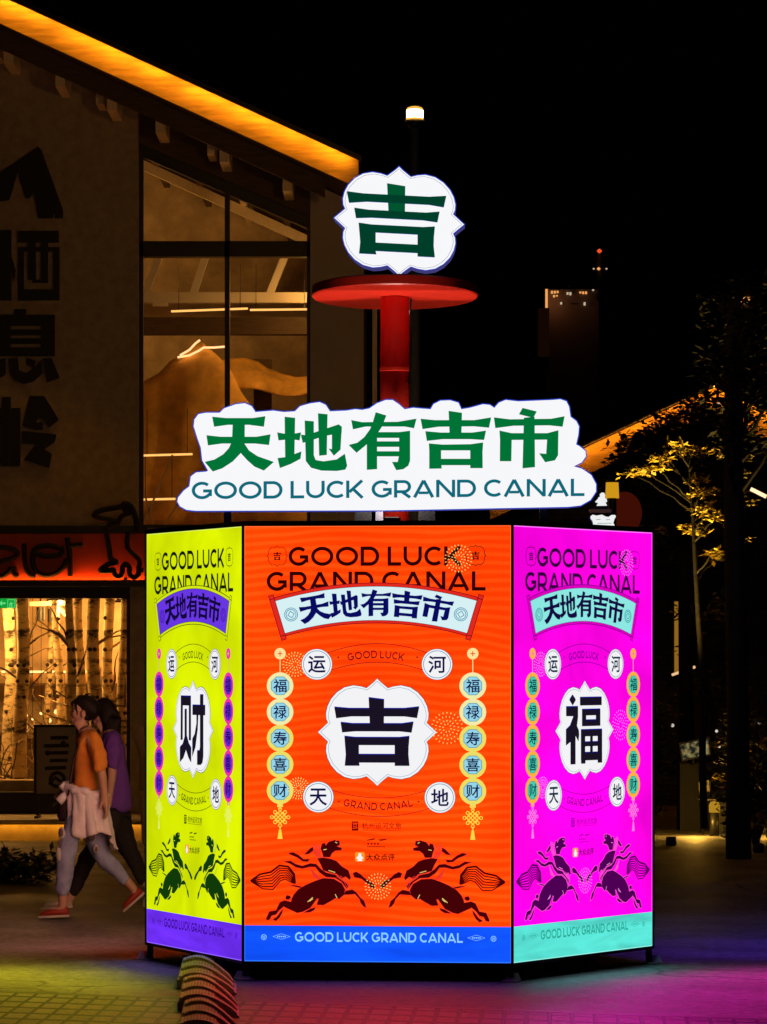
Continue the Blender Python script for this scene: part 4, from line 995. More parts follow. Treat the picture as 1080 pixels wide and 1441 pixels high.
def birch_tree(u, w, Y, lab, lean=0, seed=0):
    rnd = random.Random(seed)
    X = fx(u, Y); r = w / 2 / F * Y
    t = thing('birch_tree', lab, 'tree', (X, Y, .38), 'birch trunks standing inside the shop window')
    pts = []; rs = []
    for k in range(14):
        s = k / 13; pts.append((X + lean * s + .02 * math.sin(s * 7 + seed), Y + .02 * math.sin(s * 5), .38 + s * 2.25)); rs.append(r * (1.08 - .22 * s) * (1 + .06 * rnd.uniform(-1, 1)))
    mb = MB(); mb.tube(pts, rs, birch, 14); mb.build('trunk', t, True)
    for k in range(6):
        s = rnd.uniform(.1, .95); i = int(s * 12); p = Vector(pts[i]); a = rnd.uniform(-2.6, -.5)
        d = Vector((math.cos(a), math.sin(a), 0)); mb = MB(); c = p + d * (rs[i] * .9)
        mb.lathe(c, [(.001, -.028), (.022, -.012), (.026, 0), (.020, .014), (.001, .026)], knot_m, 8); mb.build('knot', t, True)
    for k in range(4):
        s = rnd.uniform(.15, .9); i = int(s * 12); p = Vector(pts[i]); sg = rnd.choice((-1, 1)); q = p.copy(); path = [p]; d = Vector((sg * rnd.uniform(.4, 1), rnd.uniform(-.5, .1), rnd.uniform(.3, 1.2))).normalized()
        for j in range(5):
            q = q + d * .11; d = (d + Vector((rnd.uniform(-.4, .4), rnd.uniform(-.3, .3), rnd.uniform(-.3, .3)))).normalized(); path.append(q.copy())
        mb = MB(); mb.tube(path, [.016 - .0025 * j for j in range(6)], twig if k % 2 else birch, 6); mb.build('branch', t, True)
    return t
for i, a in enumerate(((29, 20, 40.2, 'birch trunk standing alone at the left, under the exit sign', .02), (98, 13, 39.9, 'slim birch trunk, leftmost of the close cluster', .01), (112, 15, 40.5, 'second birch trunk of the close cluster, in the second row', 0.0), (134, 19, 40.0, 'thick birch trunk in the middle of the close cluster', -.01),
                       (153, 16, 40.6, 'darker birch trunk right of the thick one, in the second row', .0), (173, 14, 40.1, 'rightmost birch trunk, next to the black window frame', .01), (66, 9, 41.8, 'thin birch trunk far back in the gap behind the women', .03), (12, 17, 41.2, 'birch trunk at the left picture edge below the exit sign', .01), (85, 12, 41.0, 'slim leaning birch trunk just left of the close cluster', -.04))):
    birch_tree(*a, seed=i + 3)
# fallen twigs in the window
rnd = random.Random(5)
tw_ = thing('twig_bundle', 'tangle of bare twigs spread low between the birch trunks', 'branches', (fx(40, 40.4), 40.4, .39))
for k in range(46):
    p = Vector((fx(rnd.uniform(-30, 90), 40.3), 40.3 + rnd.uniform(-.2, .6), .39 + rnd.uniform(0, .15))); d = Vector((rnd.uniform(-.7, .7), rnd.uniform(-.3, .3), rnd.uniform(.4, 1.0))).normalized(); path = [p]
    for j in range(7):
        p = p + d * rnd.uniform(.08, .2); d = (d + Vector((rnd.uniform(-.5, .5), rnd.uniform(-.3, .3), rnd.uniform(-.4, .3)))).normalized(); path.append(p.copy())
    mb = MB(); mb.tube(path, [.009 - .001 * j for j in range(8)], twig if k % 3 else birch, 5); mb.build('twig', tw_, True)
# shelf with jars and its lights deep in the shop
sh = thing('display_shelf', 'long lit shelf along the rear wall of the shop', 'shelf', (fx(60, 43.4), 43.5, .38))
for v in (965, 1035):
    mb = MB(); mb.box((-6, 43.2, fz(v, 43.2)), (fx(178, 43.2), 43.88, fz(v - 3, 43.2)), darkwood); mb.build('shelf_board', sh)
mb = MB(); mb.box((fx(-60, 43.3), 43.3, fz(947, 43.3)), (fx(92, 43.3), 43.36, fz(944, 43.3)), emis('shelf_led', (1, .55, .18), 3.0)); mb.build('shelf_light', sh)
mb = MB(); mb.box((-6, 43.5, .38), (fx(178, 43.5), 43.88, fz(1035, 43.5) - .05), darkwood); mb.build('cabinet', sh)
jm = [mat('jar_amber', (.5, .25, .06), .2), mat('jar_white', (.8, .7, .55), .3), mat('jar_brown', (.16, .08, .03), .3)]
for k in range(26):
    u = rnd.uniform(2, 172); v = rnd.choice((962, 1032)); X, Z = fx(u, 43.4), fz(v, 43.4); h = rnd.uniform(.1, .2); r = rnd.uniform(.03, .055)
    mb = MB(); mb.lathe((X, 43.42, Z + .003), [(r * .9, 0), (r, .01), (r, h * .7), (r * .45, h * .85), (r * .45, h)], jm[k % 3], 12)
    solo(mb, 'jar', ('amber', 'white', 'brown')[k % 3] + ' jar on the lit shelf at the rear of the shop', 'jar', (X, 43.42, Z), 'jars on the lit shop shelf ' + ('amber', 'white', 'brown')[k % 3], True)
for k, (u, v) in enumerate(((80, 1002), (69, 1014), (37, 1007), (36, 1030), (46, 1012), (58, 1004), (12, 998), (30, 991), (20, 1020))):
    Y = 42.6; p = W(u, v, Y); t = thing('pendant_lamp', 'small bare warm bulb glowing on a wire between the birch trunks', 'lamp', p, 'bare warm bulbs among the birch trunks')
    mb = MB(); rr = (.035, .03, .02, .018, .016, .02, .022, .02, .016)[k]; mb.lathe(p, [(.001, -rr), (rr * .8, -rr * .6), (rr, 0), (rr * .7, rr * .7), (.001, rr)], emis('bare_bulb', (1, .55, .18), 2.5), 10); mb.build('bulb', t, True)
    mb = MB(); mb.tube([p + Vector((0, 0, rr)), (p.x, Y, fz(818, Y))], .003, dark_metal, 4); mb.build('wire', t)
for (u, lab) in ((57, 'left'), (73, 'right')):
    p = W(u, 862 + (2 if u > 60 else 0), 41.5); mb = MB(); mb.tube([p - Vector((0, 0, .09)), p + Vector((0, 0, .06))], .045, dark_metal, 12); mb.tube([p + Vector((0, 0, .06)), p + Vector((0, 0, .2))], .01, dark_metal, 6)
    solo(mb, 'track_spotlight', lab + ' of two black spotlights under the shop ceiling rail', 'spotlight', p)
mb = MB(); a, b = W(42, 850, 41.5), W(92, 849, 41.5); mb.beam(a, b, .05, .05, whitepaint); mb.beam(W(72, 843, 41.5), W(94, 866, 41.4), .05, .04, whitepaint); mb.build('ceiling_rail', shop)

# signboard on legs before the window
sb = thing('standing_sign', 'upright black framed signboard with sideways black lettering behind the women', 'sign', (fx(82, 38), 38, .2))
w5 = lambda P: [(x / 5.143, 970 + y / 5.143) for x, y in P]
u0, u1, v0, v1 = 48, 111, 1020, 1120; Y = 38.0
mb = MB()
for (a, b, c, d) in ((u0, v0, u1, v0 + 3.5), (u0, v1 - 3, u1, v1), (u0, v0 + 3.5, u0 + 3.5, v1 - 3), (u1 - 3.5, v0 + 3.5, u1, v1 - 3)): mb.box((fx(a, Y), Y - .03, fz(d, Y)), (fx(c, Y), Y + .04, fz(b, Y)), blackm)
mb.build('frame', sb)
mb = MB(); mb.box((fx(u0 + 3.6, Y), Y, fz(v1 - 3.1, Y)), (fx(u1 - 3.6, Y), Y + .03, fz(v0 + 3.6, Y)), mat('sign_face_grey', (.40, .34, .27), .6, var=.08)); mb.build('sign_face', sb)
mb = MB()
BAR = [[(365, 340), (495, 338), (495, 364), (365, 366)], [(318, 398), (440, 396), (440, 382), (465, 370), (480, 392), (500, 394), (500, 420), (318, 424)], [(325, 450), (345, 442), (362, 450), (495, 446), (495, 472), (362, 474), (345, 482), (325, 470)], [(360, 506), (490, 503), (490, 527), (360, 530)], [(325, 560), (480, 555), (480, 581), (325, 586)]]
for k, q in enumerate(BAR): mb.poly([(fx(u, Y), Y - .004, fz(v, Y)) for u, v in w5(q)], signblack)
for q in stroke(w5(circ(415, 655, 50, 22)), 5.0, True): mb.poly([(fx(u, Y), Y - .004, fz(v, Y)) for u, v in q], signblack)
for q in stroke(w5([(355, 690), (400, 640), (440, 670), (482, 690)]), 4): mb.poly([(fx(u, Y), Y - .005, fz(v, Y)) for u, v in q], signblack)
mb.build('lettering', sb)
for u in (53, 106):
    mb = MB(); mb.box((fx(u, Y) - .015, Y - .01, .203), (fx(u, Y) + .015, Y + .02, fz(v1, Y)), blackm); mb.box((fx(u, Y) - .02, Y - .16, .203), (fx(u, Y) + .02, Y + .16, .225), blackm); mb.build('leg', sb)
# pale deer statue beside the kiosk
fur = mat('statue_resin', (.55, .40, .24), .6, var=.15, scale=5)
def sp(u, v, dy=0, Y=35.2): return W(u, v, Y) + Vector((0, dy, 0))
D = [sp(207, 1062), sp(199, 1045), sp(195, 1032), sp(187, 1037), sp(197, 1021, -.04), sp(200, 1021, .05), sp(209, 1085), sp(228, 1098), sp(255, 1096),
     sp(204, 1128, -.07), sp(205, 1190, -.07), sp(209, 1130, .07), sp(210, 1188, .07), sp(258, 1130, -.07), sp(262, 1190, -.07), sp(254, 1130, .07), sp(252, 1188, .07)]
st = thing('deer_statue', 'pale deer statue with raised head, half hidden behind the yellow kiosk face', 'statue', (sp(225, 1190).x, 35.2, 0))
o = skinned('body', D, [(0, 1), (1, 2), (2, 3), (2, 4), (2, 5), (0, 6), (6, 7), (7, 8), (6, 9), (9, 10), (6, 11), (11, 12), (8, 13), (13, 14), (8, 15), (15, 16)], [.085, .06, .05, .028, .016, .016, .12, .13, .12, .05, .028, .05, .028, .06, .028, .06, .028], fur, None, 2, 6)
o.data.transform(Matrix.Translation(-st.location)); o.parent = st
# ------------------------------------------------------------------ street lamp
YL = 30.0
lp = W(584, 160, YL)
sl = thing('street_lamp', 'tall street lamp with a glowing square head above the medallion sign', 'street lamp', (lp.x, YL, 0))
sod = (1.0, .50, .11)
mb = MB(); mb.lathe((lp.x, YL, 0), [(.11, 0), (.11, .5), (.07, .55), (.045, 3), (.04, lp.z - .12)], mat('lamp_post_grey', (.22, .21, .2), .5), 16); mb.build('post', sl, True)
hot = emis('lamp_core', (1.0, .44, .08), 1100.0)
mb = MB(); mb.lathe(lp, [(.05, -.034), (.064, -.03), (.066, .022), (.055, .03)], hot, 16); mb.build('lamp_glass', sl, True)
glare = emis('lamp_glare', (1.0, .50, .07), 1.0, False)
mb = MB(); mb.lathe(lp, [(.05, -.053), (.070, -.050), (.072, -.031), (.05, -.0305)], glare, 20); mb.lathe(lp, [(.05, .0305), (.072, .031), (.060, .05), (.03, .060), (.002, .062)], glare, 20); mb.build('glare_rim', sl, True)  # amber glowing rings imitate the warm edge of the lamp's glare
mb = MB(); mb.lathe(lp, [(.04, -.12), (.085, -.054), (.05, -.052)], dark_metal, 16); mb.lathe(lp, [(.045, .0635), (.03, .075), (.002, .08)], dark_metal, 16); mb.build('lamp_cap', sl, True)

# ------------------------------------------------------------------ area lamps added before the lit faces to boost their light
def face_light(fc, y0, y1, col, power):
    c = (fc(354, y0) + fc(710, y1)) / 2 + Vector((fc.n.x, fc.n.y, 0)) * .035
    l = lamp('panel_boost_light', c, power, col, kiosk, kind='AREA', shape='RECTANGLE', size_y=(y1 - y0) / PH * (ZT - ZB))
    l.data.size = s_ * .94; l.data.spread = R(140); aim(l, (fc.n.x, fc.n.y, 0))
FL = LIGHTS = {0: ((1.0, .015, .05), 26, (.02, .05, 1.0), .0), 1: ((1.0, .0, .58), 105, (.10, .75, .68), 2.2), 5: ((.84, .74, .0), 118, (.2, .04, 1.0), 1.2), 2: ((.12, .05, 1.0), 34, None, 0), 4: ((1.0, .52, .44), 26, None, 0)}
for k, (c, p, c2, p2) in LIGHTS.items():
    fc = Face(V[k], V[(k + 1) % 6]); face_light(fc, 742, 1230, c, p)
    if c2: face_light(fc, 1302, 1350, c2, p2)
# unseen floodlights put on the kiosk roof to light the pole and disc
def floodlight(x, y, z, pw, lab, d, h=.06):
    fpos = Vector((x, y, z))
    flo = thing('pole_floodlight', lab, 'floodlight', (x, y, ZT + .02), 'floodlights on the kiosk roof')
    mb = MB(); mb.box(fpos - Vector((.05, .02, z - ZT - .024)), fpos + Vector((.05, .02, 0)), dark_metal); mb.build('housing', flo)
    mb = MB(); mb.box(fpos + Vector((-.04, -.016, .001)), fpos + Vector((.04, .016, .004)), emis('flood_lens', (1, .9, .8), .25)); mb.build('lens', flo)
    l = lamp('flood_beam', fpos + Vector((0, 0, .02)), pw, (1, .85, .75), flo, .03, 'SPOT', spot_size=R(165), spot_blend=.8); aim(l, d)
floodlight(base.x - .19, YP - .222, ZT + .12, 26, 'small floodlight on the kiosk roof left of the red pole', (.06, .12, 1))
floodlight(base.x + .19, YP - .222, ZT + .12, 26, 'small floodlight on the kiosk roof right of the red pole', (-.06, .12, 1))
floodlight(base.x - .02, 21.46, ZT + .045, 74, 'added low floodlight on the front roof edge, brightening the disc rim', (0, .36, 1))  # front one added to brighten the disc rim

# ------------------------------------------------------------------ people
def figure(lab, Yp, sk, cloth):
    pass
SKIN = mat('skin', (.56, .33, .22), .5, var=.06, scale=12); SKIN2 = mat('skin_paler', (.58, .36, .25), .5, var=.06, scale=12)
HAIR = mat('black_hair', (.010, .007, .006), .6, spec=.2, var=.4, scale=40, stretch=(1, 1, .2), bump=.3)
ORANGE = mat('orange_cotton', (.78, .29, .03), .85, var=.1, scale=9, bump=.35)
PINKW = mat('pale_knit', (.86, .82, .84), .85, var=.08, scale=14, bump=.4); JEAN = mat('washed_denim', (.33, .40, .62), .85, var=.22, scale=12, bump=.3)
PURPLE = mat('violet_cotton', (.15, .05, .42), .85, var=.12, scale=8, bump=.3); BLACKC = mat('black_cotton', (.012, .011, .012), .85)
REDS = mat('red_canvas', (.36, .035, .018), .6, var=.12, scale=10); SOLE = mat('shoe_sole', (.55, .50, .44), .6); PALESHOE = mat('pale_shoe', (.55, .48, .38), .6)
EYE = mat('eye_dark', (.01, .008, .008), .3); LIP = mat('lip', (.42, .14, .11), .5); STRAP = mat('strap_leather', (.03, .012, .02), .5); PATCH = mat('denim_patch', (.16, .11, .11), .85, var=.4, scale=60); FRAY = mat('frayed_denim', (.55, .54, .52), .9)
YPERS = 26.3
def zp(x, y, dy=0.0, Yp=YPERS): return W(50 + x / 4.2375, 960 + y / 4.2375, Yp) + Vector((0, dy, 0))
def place(o, root): o.data.transform(Matrix.Translation(-root.location)); o.parent = root; return o
def fold(o, amp, sc):
    me = o.data; vals = []
    for v in me.vertices:
        c = v.co; a = c.z * .55 + c.x * .8
        vals.append(amp * (noise.noise(Vector((c.x * sc + a * 3, c.y * sc, c.z * sc * .55))) + .5 * noise.noise(Vector((c.x * sc * 2.3, c.y * sc * 2.3, c.z * sc * 1.6 + 7)))))
    co = [v.co + v.normal * d for v, d in zip(me.vertices, vals)]
    for v, c in zip(me.vertices, co): v.co = c
    return o
def sk(root, name, chain, m, sub=2, rt=0):
    """chain: list of (x, y, dy, r, parent index)"""
    pts = [zp(c[0], c[1], c[2], root['yp']) for c in chain]; ed = [(c[4], i) for i, c in enumerate(chain) if c[4] is not None]
    return place(skinned(name, pts, ed, [c[3] for c in chain], m, None, sub, rt), root)
def hand(chain, w, el, sgn):
    """five curled fingers after wrist vertex index w (pointing on from the elbow index)"""
    c = chain; wx, wy, wd = c[w][0], c[w][1], c[w][2]; ex, ey = c[el][0], c[el][1]
    L = math.hypot(wx - ex, wy - ey); dx, dy = (wx - ex) / L, (wy - ey) / L
    c.append((wx + dx * 42, wy + dy * 42, wd, .026, w)); pm = len(c) - 1
    for k, (off, ln) in enumerate(((-.030, 52), (-.011, 60), (.010, 57), (.029, 46))):
        c.append((wx + dx * 66, wy + dy * 66, wd + off, .0095, pm)); i = len(c) - 1
        c.append((wx + dx * (66 + ln * .55) - dy * 4, wy + dy * (66 + ln * .55), wd + off, .0085, i))
        c.append((wx + dx * (66 + ln) - 16, wy + dy * (66 + ln * .92), wd + off, .0075, i + 1))
    c.append((wx + dx * 30 - 26, wy + dy * 34, wd - .018, .011, w)); c.append((wx + dx * 60 - 40, wy + dy * 62, wd - .024, .0085, len(c) - 1))
def shoe(root, heel, toe, dy, m, nm='shoe', up=0):
    """slip-on shoe from heel pixel to toe pixel"""
    a, b = zp(*heel, dy, root['yp']), zp(*toe, dy, root['yp']); d = b - a; n = 14; vs = []; fs = []; k_ = 12
    side = Vector((0, 1, 0)); upv = d.cross(side).normalized(); upv = upv if upv.z > 0 else -upv
    for i in range(n + 1):
        t = i / n; w = .036 * (1 - .25 * math.cos(t * 6.28)) * min(1, (t + .06) * 6, (1.03 - t) * 6) ** .5; h = (.062 * (1 - t) + .034 * t) * min(1, (t + .15) * 5, (1.02 - t) * 5) ** .5
        for k in range(k_):
            q = 2 * math.pi * k / k_; vs.append(a + d * t + side * w * math.cos(q) + upv * (h * .5 * (1 + math.sin(q))))
    for i in range(n):
        for k in range(k_): fs.append((i * k_ + k, i * k_ + (k + 1) % k_, (i + 1) * k_ + (k + 1) % k_, (i + 1) * k_ + k))
    fs += [tuple(range(k_)), tuple(n * k_ + k for k in range(k_))]
    mb = MB(); mb.mesh(vs, fs, m); o = mb.build(nm, root, True)
    mb = MB(); pts = [a + d * (-.02), a + d * .3, a + d * .7, a + d * 1.02]; mb.mesh([p + side * s * w - upv * q for q in (.012, -.004) for p, w in zip(pts, (.03, .036, .044, .026)) for s in (-1, 1)], [(0, 1, 3, 2), (2, 3, 5, 4), (4, 5, 7, 6), (8, 10, 11, 9), (10, 12, 13, 11), (12, 14, 15, 13), (0, 2, 10, 8), (2, 4, 12, 10), (4, 6, 14, 12), (1, 9, 11, 3), (3, 11, 13, 5), (5, 13, 15, 7), (0, 8, 9, 1), (6, 7, 15, 14)], SOLE); mb.build('sole', o)
    return o
def eye_mouth(root, ex, ey, mx, my, dy):
    for (x, y, rx, rz_, m, nm) in ((ex, ey, .012, .007, EYE, 'eye'), (mx, my, .013, .006, LIP, 'mouth'), (ex + 2, ey - 13, .018, .004, HAIR, 'eyebrow')):
        c = zp(x, y, dy, root['yp']); mb = MB(); mb.lathe((0, 0, 0), [(.001, -1), (.7, -.7), (1, 0), (.7, .7), (.001, 1)], m, 10)
        mb.v = [(c.x + v[0] * rx, c.y + v[1] * .008, c.z + v[2] * rz_) for v in mb.v]; mb.build(nm, root, True)
def person(lab, Yp):
    b = zp(290, 1385, 0, Yp); t = thing('person', lab, 'person', (b.x, Yp, 0), 'two women walking past the shop'); t['yp'] = Yp; return t
# --- woman in the orange shirt
p1 = person('woman in orange shirt with pale sweater tied at her waist, walking left', YPERS)
body = [(290, 740, 0, .030, None), (300, 600, 0, .078, 0), (322, 420, 0, .080, 1), (312, 320, 0, .075, 2), (292, 272, 0, .043, 3), (276, 236, 0, .046, 4), (268, 190, 0, .078, 5), (272, 138, 0, .080, 6), (276, 108, 0, .055, 7),
        (232, 190, 0, .036, 6), (204, 192, 0, .013, 9), (234, 236, 0, .026, 5), (216, 222, 0, .017, 11),
        (342, 330, -.14, .047, 3), (392, 470, -.18, .040, 13), (410, 560, -.175, .034, 14), (426, 690, -.16, .024, 15),
        (298, 335, .14, .047, 3), (262, 470, .18, .040, 17), (215, 560, .16, .034, 18), (170, 640, .13, .024, 19),
        (232, 880, -.08, .030, 0), (188, 1050, -.09, .052, 21), (168, 1270, -.09, .036, 22), (168, 1345, -.09, .034, 23), (90, 1372, -.09, .026, 24),
        (336, 910, .08, .030, 0), (395, 1050, .09, .052, 26), (548, 1200, .09, .035, 27), (596, 1262, .09, .032, 28), (556, 1335, .09, .024, 29)]
hand(body, 16, 15, 1); hand(body, 20, 19, 1)
sk(p1, 'body', body, SKIN)
eye_mouth(p1, 226, 172, 218, 217, -.062)
c = zp(290, 190, -.078, YPERS); mb = MB(); mb.lathe((0, 0, 0), [(.001, -1), (.75, -.65), (1, .1), (.8, .75), (.001, 1)], SKIN, 10); mb.v = [(c.x + v[0] * .017, c.y + v[1] * .012, c.z + v[2] * .03) for v in mb.v]; mb.build('ear', p1, True)
sk(p1, 'hair', [(246, 112, 0, .050, None), (282, 112, 0, .082, 0), (318, 140, 0, .088, 1), (334, 190, 0, .066, 2), (322, 232, 0, .034, 3), (356, 158, 0, .052, 2), (368, 190, 0, .036, 5), (226, 132, -.04, .020, 0), (226, 132, .04, .020, 0), (306, 190, -.06, .036, 2), (306, 190, .06, .036, 2), (318, 225, -.04, .026, 8)], HAIR)
fold(sk(p1, 'shirt', [(306, 290, 0, 0.0546, None), (322, 345, 0, 0.0880, 0), (318, 450, 0, 0.1038, 1), (300, 590, 0, 0.0968, 2), (290, 690, 0, 0.1021, 3), (284, 806, 0, 0.1038, 4), (346, 335, -.13, 0.0616, 1), (388, 430, -.175, 0.0616, 6), (402, 535, -.18, 0.0616, 7), (296, 335, .13, 0.0616, 1), (268, 430, .175, 0.0598, 9), (240, 515, .17, 0.0581, 10)], ORANGE, 3), .013, 13)
jl = fold(sk(p1, 'trousers', [(288, 735, 0, 0.0900, None), (228, 880, -.075, 0.0828, 0), (192, 1020, -.09, 0.0684, 1), (180, 1140, -.09, 0.0594, 2), (171, 1275, -.09, 0.0504, 3), (338, 900, .075, 0.0846, 0), (396, 1045, .09, 0.0666, 5), (475, 1130, .09, 0.0558, 6), (548, 1200, .09, 0.0468, 7)], JEAN, 3), .013, 13)
for (x, y, dy, w, h, m, dz) in ((152, 895, -.125, 22, 36, FRAY, 0), (150, 893, -.140, 14, 24, PATCH, 0), (134, 1020, -.125, 16, 44, FRAY, 0), (140, 960, -.125, 9, 30, PATCH, 0), (318, 925, -.0, 24, 26, PATCH, 0), (346, 995, .01, 17, 28, FRAY, 0), (349, 996, .004, 10, 20, PATCH, 0)):
    c = zp(x + 14, y, dy - .012); mb = MB(); mb.lathe((0, 0, 0), [(.001, -1), (.7, -.75), (1, -.2), (.92, .3), (.65, .8), (.001, 1)], m, 12)
    mb.v = [(c.x + v[0] * w * .00119, c.y + v[1] * .02, c.z + v[2] * h * .00119) for v in mb.v]; mb.build('knee_patch', jl, True)
# sweater tied round the waist
n = 40; cz = zp(300, 650).z; cx = zp(298, 650).x
mb = MB(); pts = []
for k in range(n + 1):
    a = 2 * math.pi * k / n; pts.append((cx + .135 * math.cos(a), YPERS + .135 * math.sin(a), cz + .035 * math.cos(a) * -1 + .006 * math.sin(7 * a)))
mb.tube(pts, [.030 + .006 * math.sin(k * 1.7) for k in range(n + 1)], PINKW, 8)
k0 = zp(195, 655, -.02); mb.lathe(k0, [(.002, -.045), (.034, -.025), (.04, 0), (.034, .026), (.002, .045)], PINKW, 10)
mb.tube([k0, zp(178, 630, -.05), zp(158, 605, -.06)], [.022, .026, .030], PINKW, 8); mb.tube([k0, zp(172, 680, -.05), zp(140, 712, -.06)], [.022, .030, .034], PINKW, 8)
sw = mb.build('tied_sweater', p1, True)
mb = MB(); vs = []; fs = []; NA, NZ = 44, 14
for j in range(NZ + 1):
    t = j / NZ
    for i in range(NA + 1):
        a = R(-150 + 190 * i / NA)    # from the front near side round the back
        rr = .137 + .035 * t + (.014 * math.sin(a * 9 + t * 1.5) + .008 * math.sin(a * 17)) * (.3 + t)
        drop = (.30 + .05 * math.sin(a * 3 + 1) + .05 * max(0, math.cos(a))) * t
        vs.append((cx + rr * math.cos(a) + .03 * t, YPERS + rr * math.sin(a), cz + .01 - .035 * math.cos(a) - drop))
for j in range(NZ):
    for i in range(NA): fs.append((j * (NA + 1) + i, j * (NA + 1) + i + 1, (j + 1) * (NA + 1) + i + 1, (j + 1) * (NA + 1) + i))
mb.mesh(vs, fs, PINKW); o = fold(mb.build('sweater_body', sw, True, fix=False), .016, 14); m_ = o.modifiers.new('thick', 'SOLIDIFY'); m_.thickness = .012
shoe(p1, (205, 1384), (28, 1392), -.09, REDS); shoe(p1, (640, 1262), (520, 1368), .09, REDS)
hs = random.Random(4)
for (x0_, y0_, x1_, y1_, d0) in ((230, 112, 222, 168, -.05), (248, 130, 254, 196, -.075), (330, 200, 352, 268, -.03), (340, 210, 338, 276, -.05), (322, 215, 318, 262, -.07), (352, 130, 384, 150, -.01), (356, 150, 392, 182, 0), (340, 110, 372, 112, .01), (300, 76, 330, 66, 0), (268, 84, 246, 92, -.03)):
    mb = MB(); pts = [zp(x0_ + (x1_ - x0_) * q / 4 + hs.uniform(-4, 4), y0_ + (y1_ - y0_) * q / 4, d0 + hs.uniform(-.006, .006)) for q in range(5)]
    mb.tube(pts, [.007, .007, .006, .004, .0015], HAIR, 5); mb.build('hair_strand', p1, True)
# her small bag on a strap
bag = thing('shoulder_bag', 'small black shoulder bag on a strap across the orange shirt', 'bag', zp(225, 690, -.16))
mb = MB(); c = zp(232, 700, -.0); c.y = YPERS - .02
mb.lathe((0, 0, 0), [(.001, -1), (.8, -.95), (1, -.6), (1, .6), (.8, .95), (.001, 1)], STRAP, 14); c = zp(196, 760, -.03)
mb.v = [(c.x + v[0] * .075, c.y + v[1] * .035, c.z + v[2] * .085) for v in mb.v]; mb.build('pouch', bag, True)
mb = MB(); mb.tube([zp(344, 285, -.075), zp(318, 296, -.098), zp(288, 330, -.118), zp(258, 390, -.112), zp(234, 460, -.092), zp(219, 560, -.085), zp(206, 650, -.10), zp(198, 715, -.06)], .009, STRAP, 6); mb.build('strap', bag, True)
# --- woman in the violet shirt
p2 = person('woman in violet shirt and black trousers with long dark hair, walking left behind another', YPERS + .5)
body = [(489, 730, 0, .030, None), (480, 600, 0, .078, 0), (462, 420, 0, .080, 1), (448, 320, 0, .074, 2), (424, 282, 0, .043, 3), (404, 246, 0, .046, 4), (398, 196, 0, .078, 5), (404, 146, 0, .080, 6), (408, 116, 0, .055, 7),
        (362, 198, 0, .036, 6), (336, 200, 0, .013, 9), (366, 242, 0, .026, 5), (348, 230, 0, .017, 11),
        (466, 330, -.14, .047, 3), (470, 470, -.18, .040, 13), (466, 560, -.175, .034, 14), (450, 690, -.16, .024, 15),
        (440, 335, .14, .047, 3), (430, 470, .18, .040, 17), (400, 570, .16, .034, 18), (360, 650, .13, .024, 19),
        (430, 880, -.08, .030, 0), (312, 1050, -.09, .046, 21), (220, 1260, -.09, .036, 22), (200, 1310, -.09, .034, 23), (110, 1336, -.09, .026, 24),
        (514, 910, .08, .030, 0), (572, 1050, .09, .052, 26), (650, 1200, .09, .035, 27), (694, 1262, .09, .032, 28), (660, 1320, .09, .024, 29)]
hand(body, 16, 15, 1); hand(body, 20, 19, 1)
sk(p2, 'body', body, SKIN2)
eye_mouth(p2, 358, 182, 350, 226, -.062)
sk(p2, 'hair', [(380, 116, 0, .050, None), (416, 118, 0, .084, 0), (446, 156, 0, .088, 1), (452, 220, 0, .078, 2), (446, 290, 0, .068, 3), (440, 345, -.04, .048, 4), (478, 330, 0, .05, 4), (420, 210, -.06, .036, 2), (420, 260, -.065, .030, 7), (356, 138, -.04, .020, 0), (356, 138, .04, .020, 0)], HAIR)
fold(sk(p2, 'shirt', [(444, 296, 0, 0.0546, None), (458, 350, 0, 0.0880, 0), (466, 460, 0, 0.1021, 1), (482, 600, 0, 0.0986, 2), (490, 700, 0, 0.1021, 3), (492, 800, 0, 0.1074, 4), (470, 340, -.13, 0.0598, 1), (474, 440, -.175, 0.0598, 6), (474, 530, -.18, 0.0563, 7), (444, 340, .13, 0.0598, 1), (434, 440, .175, 0.0581, 9), (424, 520, .17, 0.0546, 10)], PURPLE, 3), .013, 13)
fold(sk(p2, 'trousers', [(489, 715, 0, 0.0900, None), (440, 870, -.075, 0.0864, 0), (330, 1030, -.09, 0.0666, 1), (270, 1150, -.09, 0.0576, 2), (218, 1275, -.09, 0.0468, 3), (512, 900, .075, 0.0846, 0), (572, 1045, .09, 0.0666, 5), (612, 1130, .09, 0.0558, 6), (652, 1205, .09, 0.0468, 7)], BLACKC, 3), .013, 13)
shoe(p2, (225, 1330), (42, 1340), -.09, PALESHOE); shoe(p2, (740, 1250), (640, 1340), .09, PALESHOE)
# raise person two's feet to the ground they stand on
dz = GY(1, 0) * 0
# ------------------------------------------------------------------ neighbour building on the right
YN = 45.0
nx = lambda u, Y=YN: (u - 540) / F * Y
nzv = lambda v, Y=YN: CH - (v - HV) / F * Y
darkbrick = mat('dark_brick', (.035, .037, .045), .85)
nt = darkbrick.node_tree; n = nt.nodes; tc = n.new('ShaderNodeTexCoord'); mp = n.new('ShaderNodeMapping'); mp.inputs['Rotation'].default_value = (R(90), 0, 0); br = n.new('ShaderNodeTexBrick'); br.inputs['Scale'].default_value = 4
br.inputs['Color1'].default_value = (.04, .042, .05, 1); br.inputs['Color2'].default_value = (.07, .07, .08, 1); br.inputs['Mortar'].default_value = (.015, .015, .018, 1)
nt.links.new(tc.outputs['Object'], mp.inputs[0]); nt.links.new(mp.outputs[0], br.inputs[0]); nt.links.new(br.outputs[0], n['Principled BSDF'].inputs['Base Color'])
nb2 = thing('gabled_house', 'dark brick gabled house with a glowing sloped fascia behind the trees', 'house', (nx(950), YN, 0))
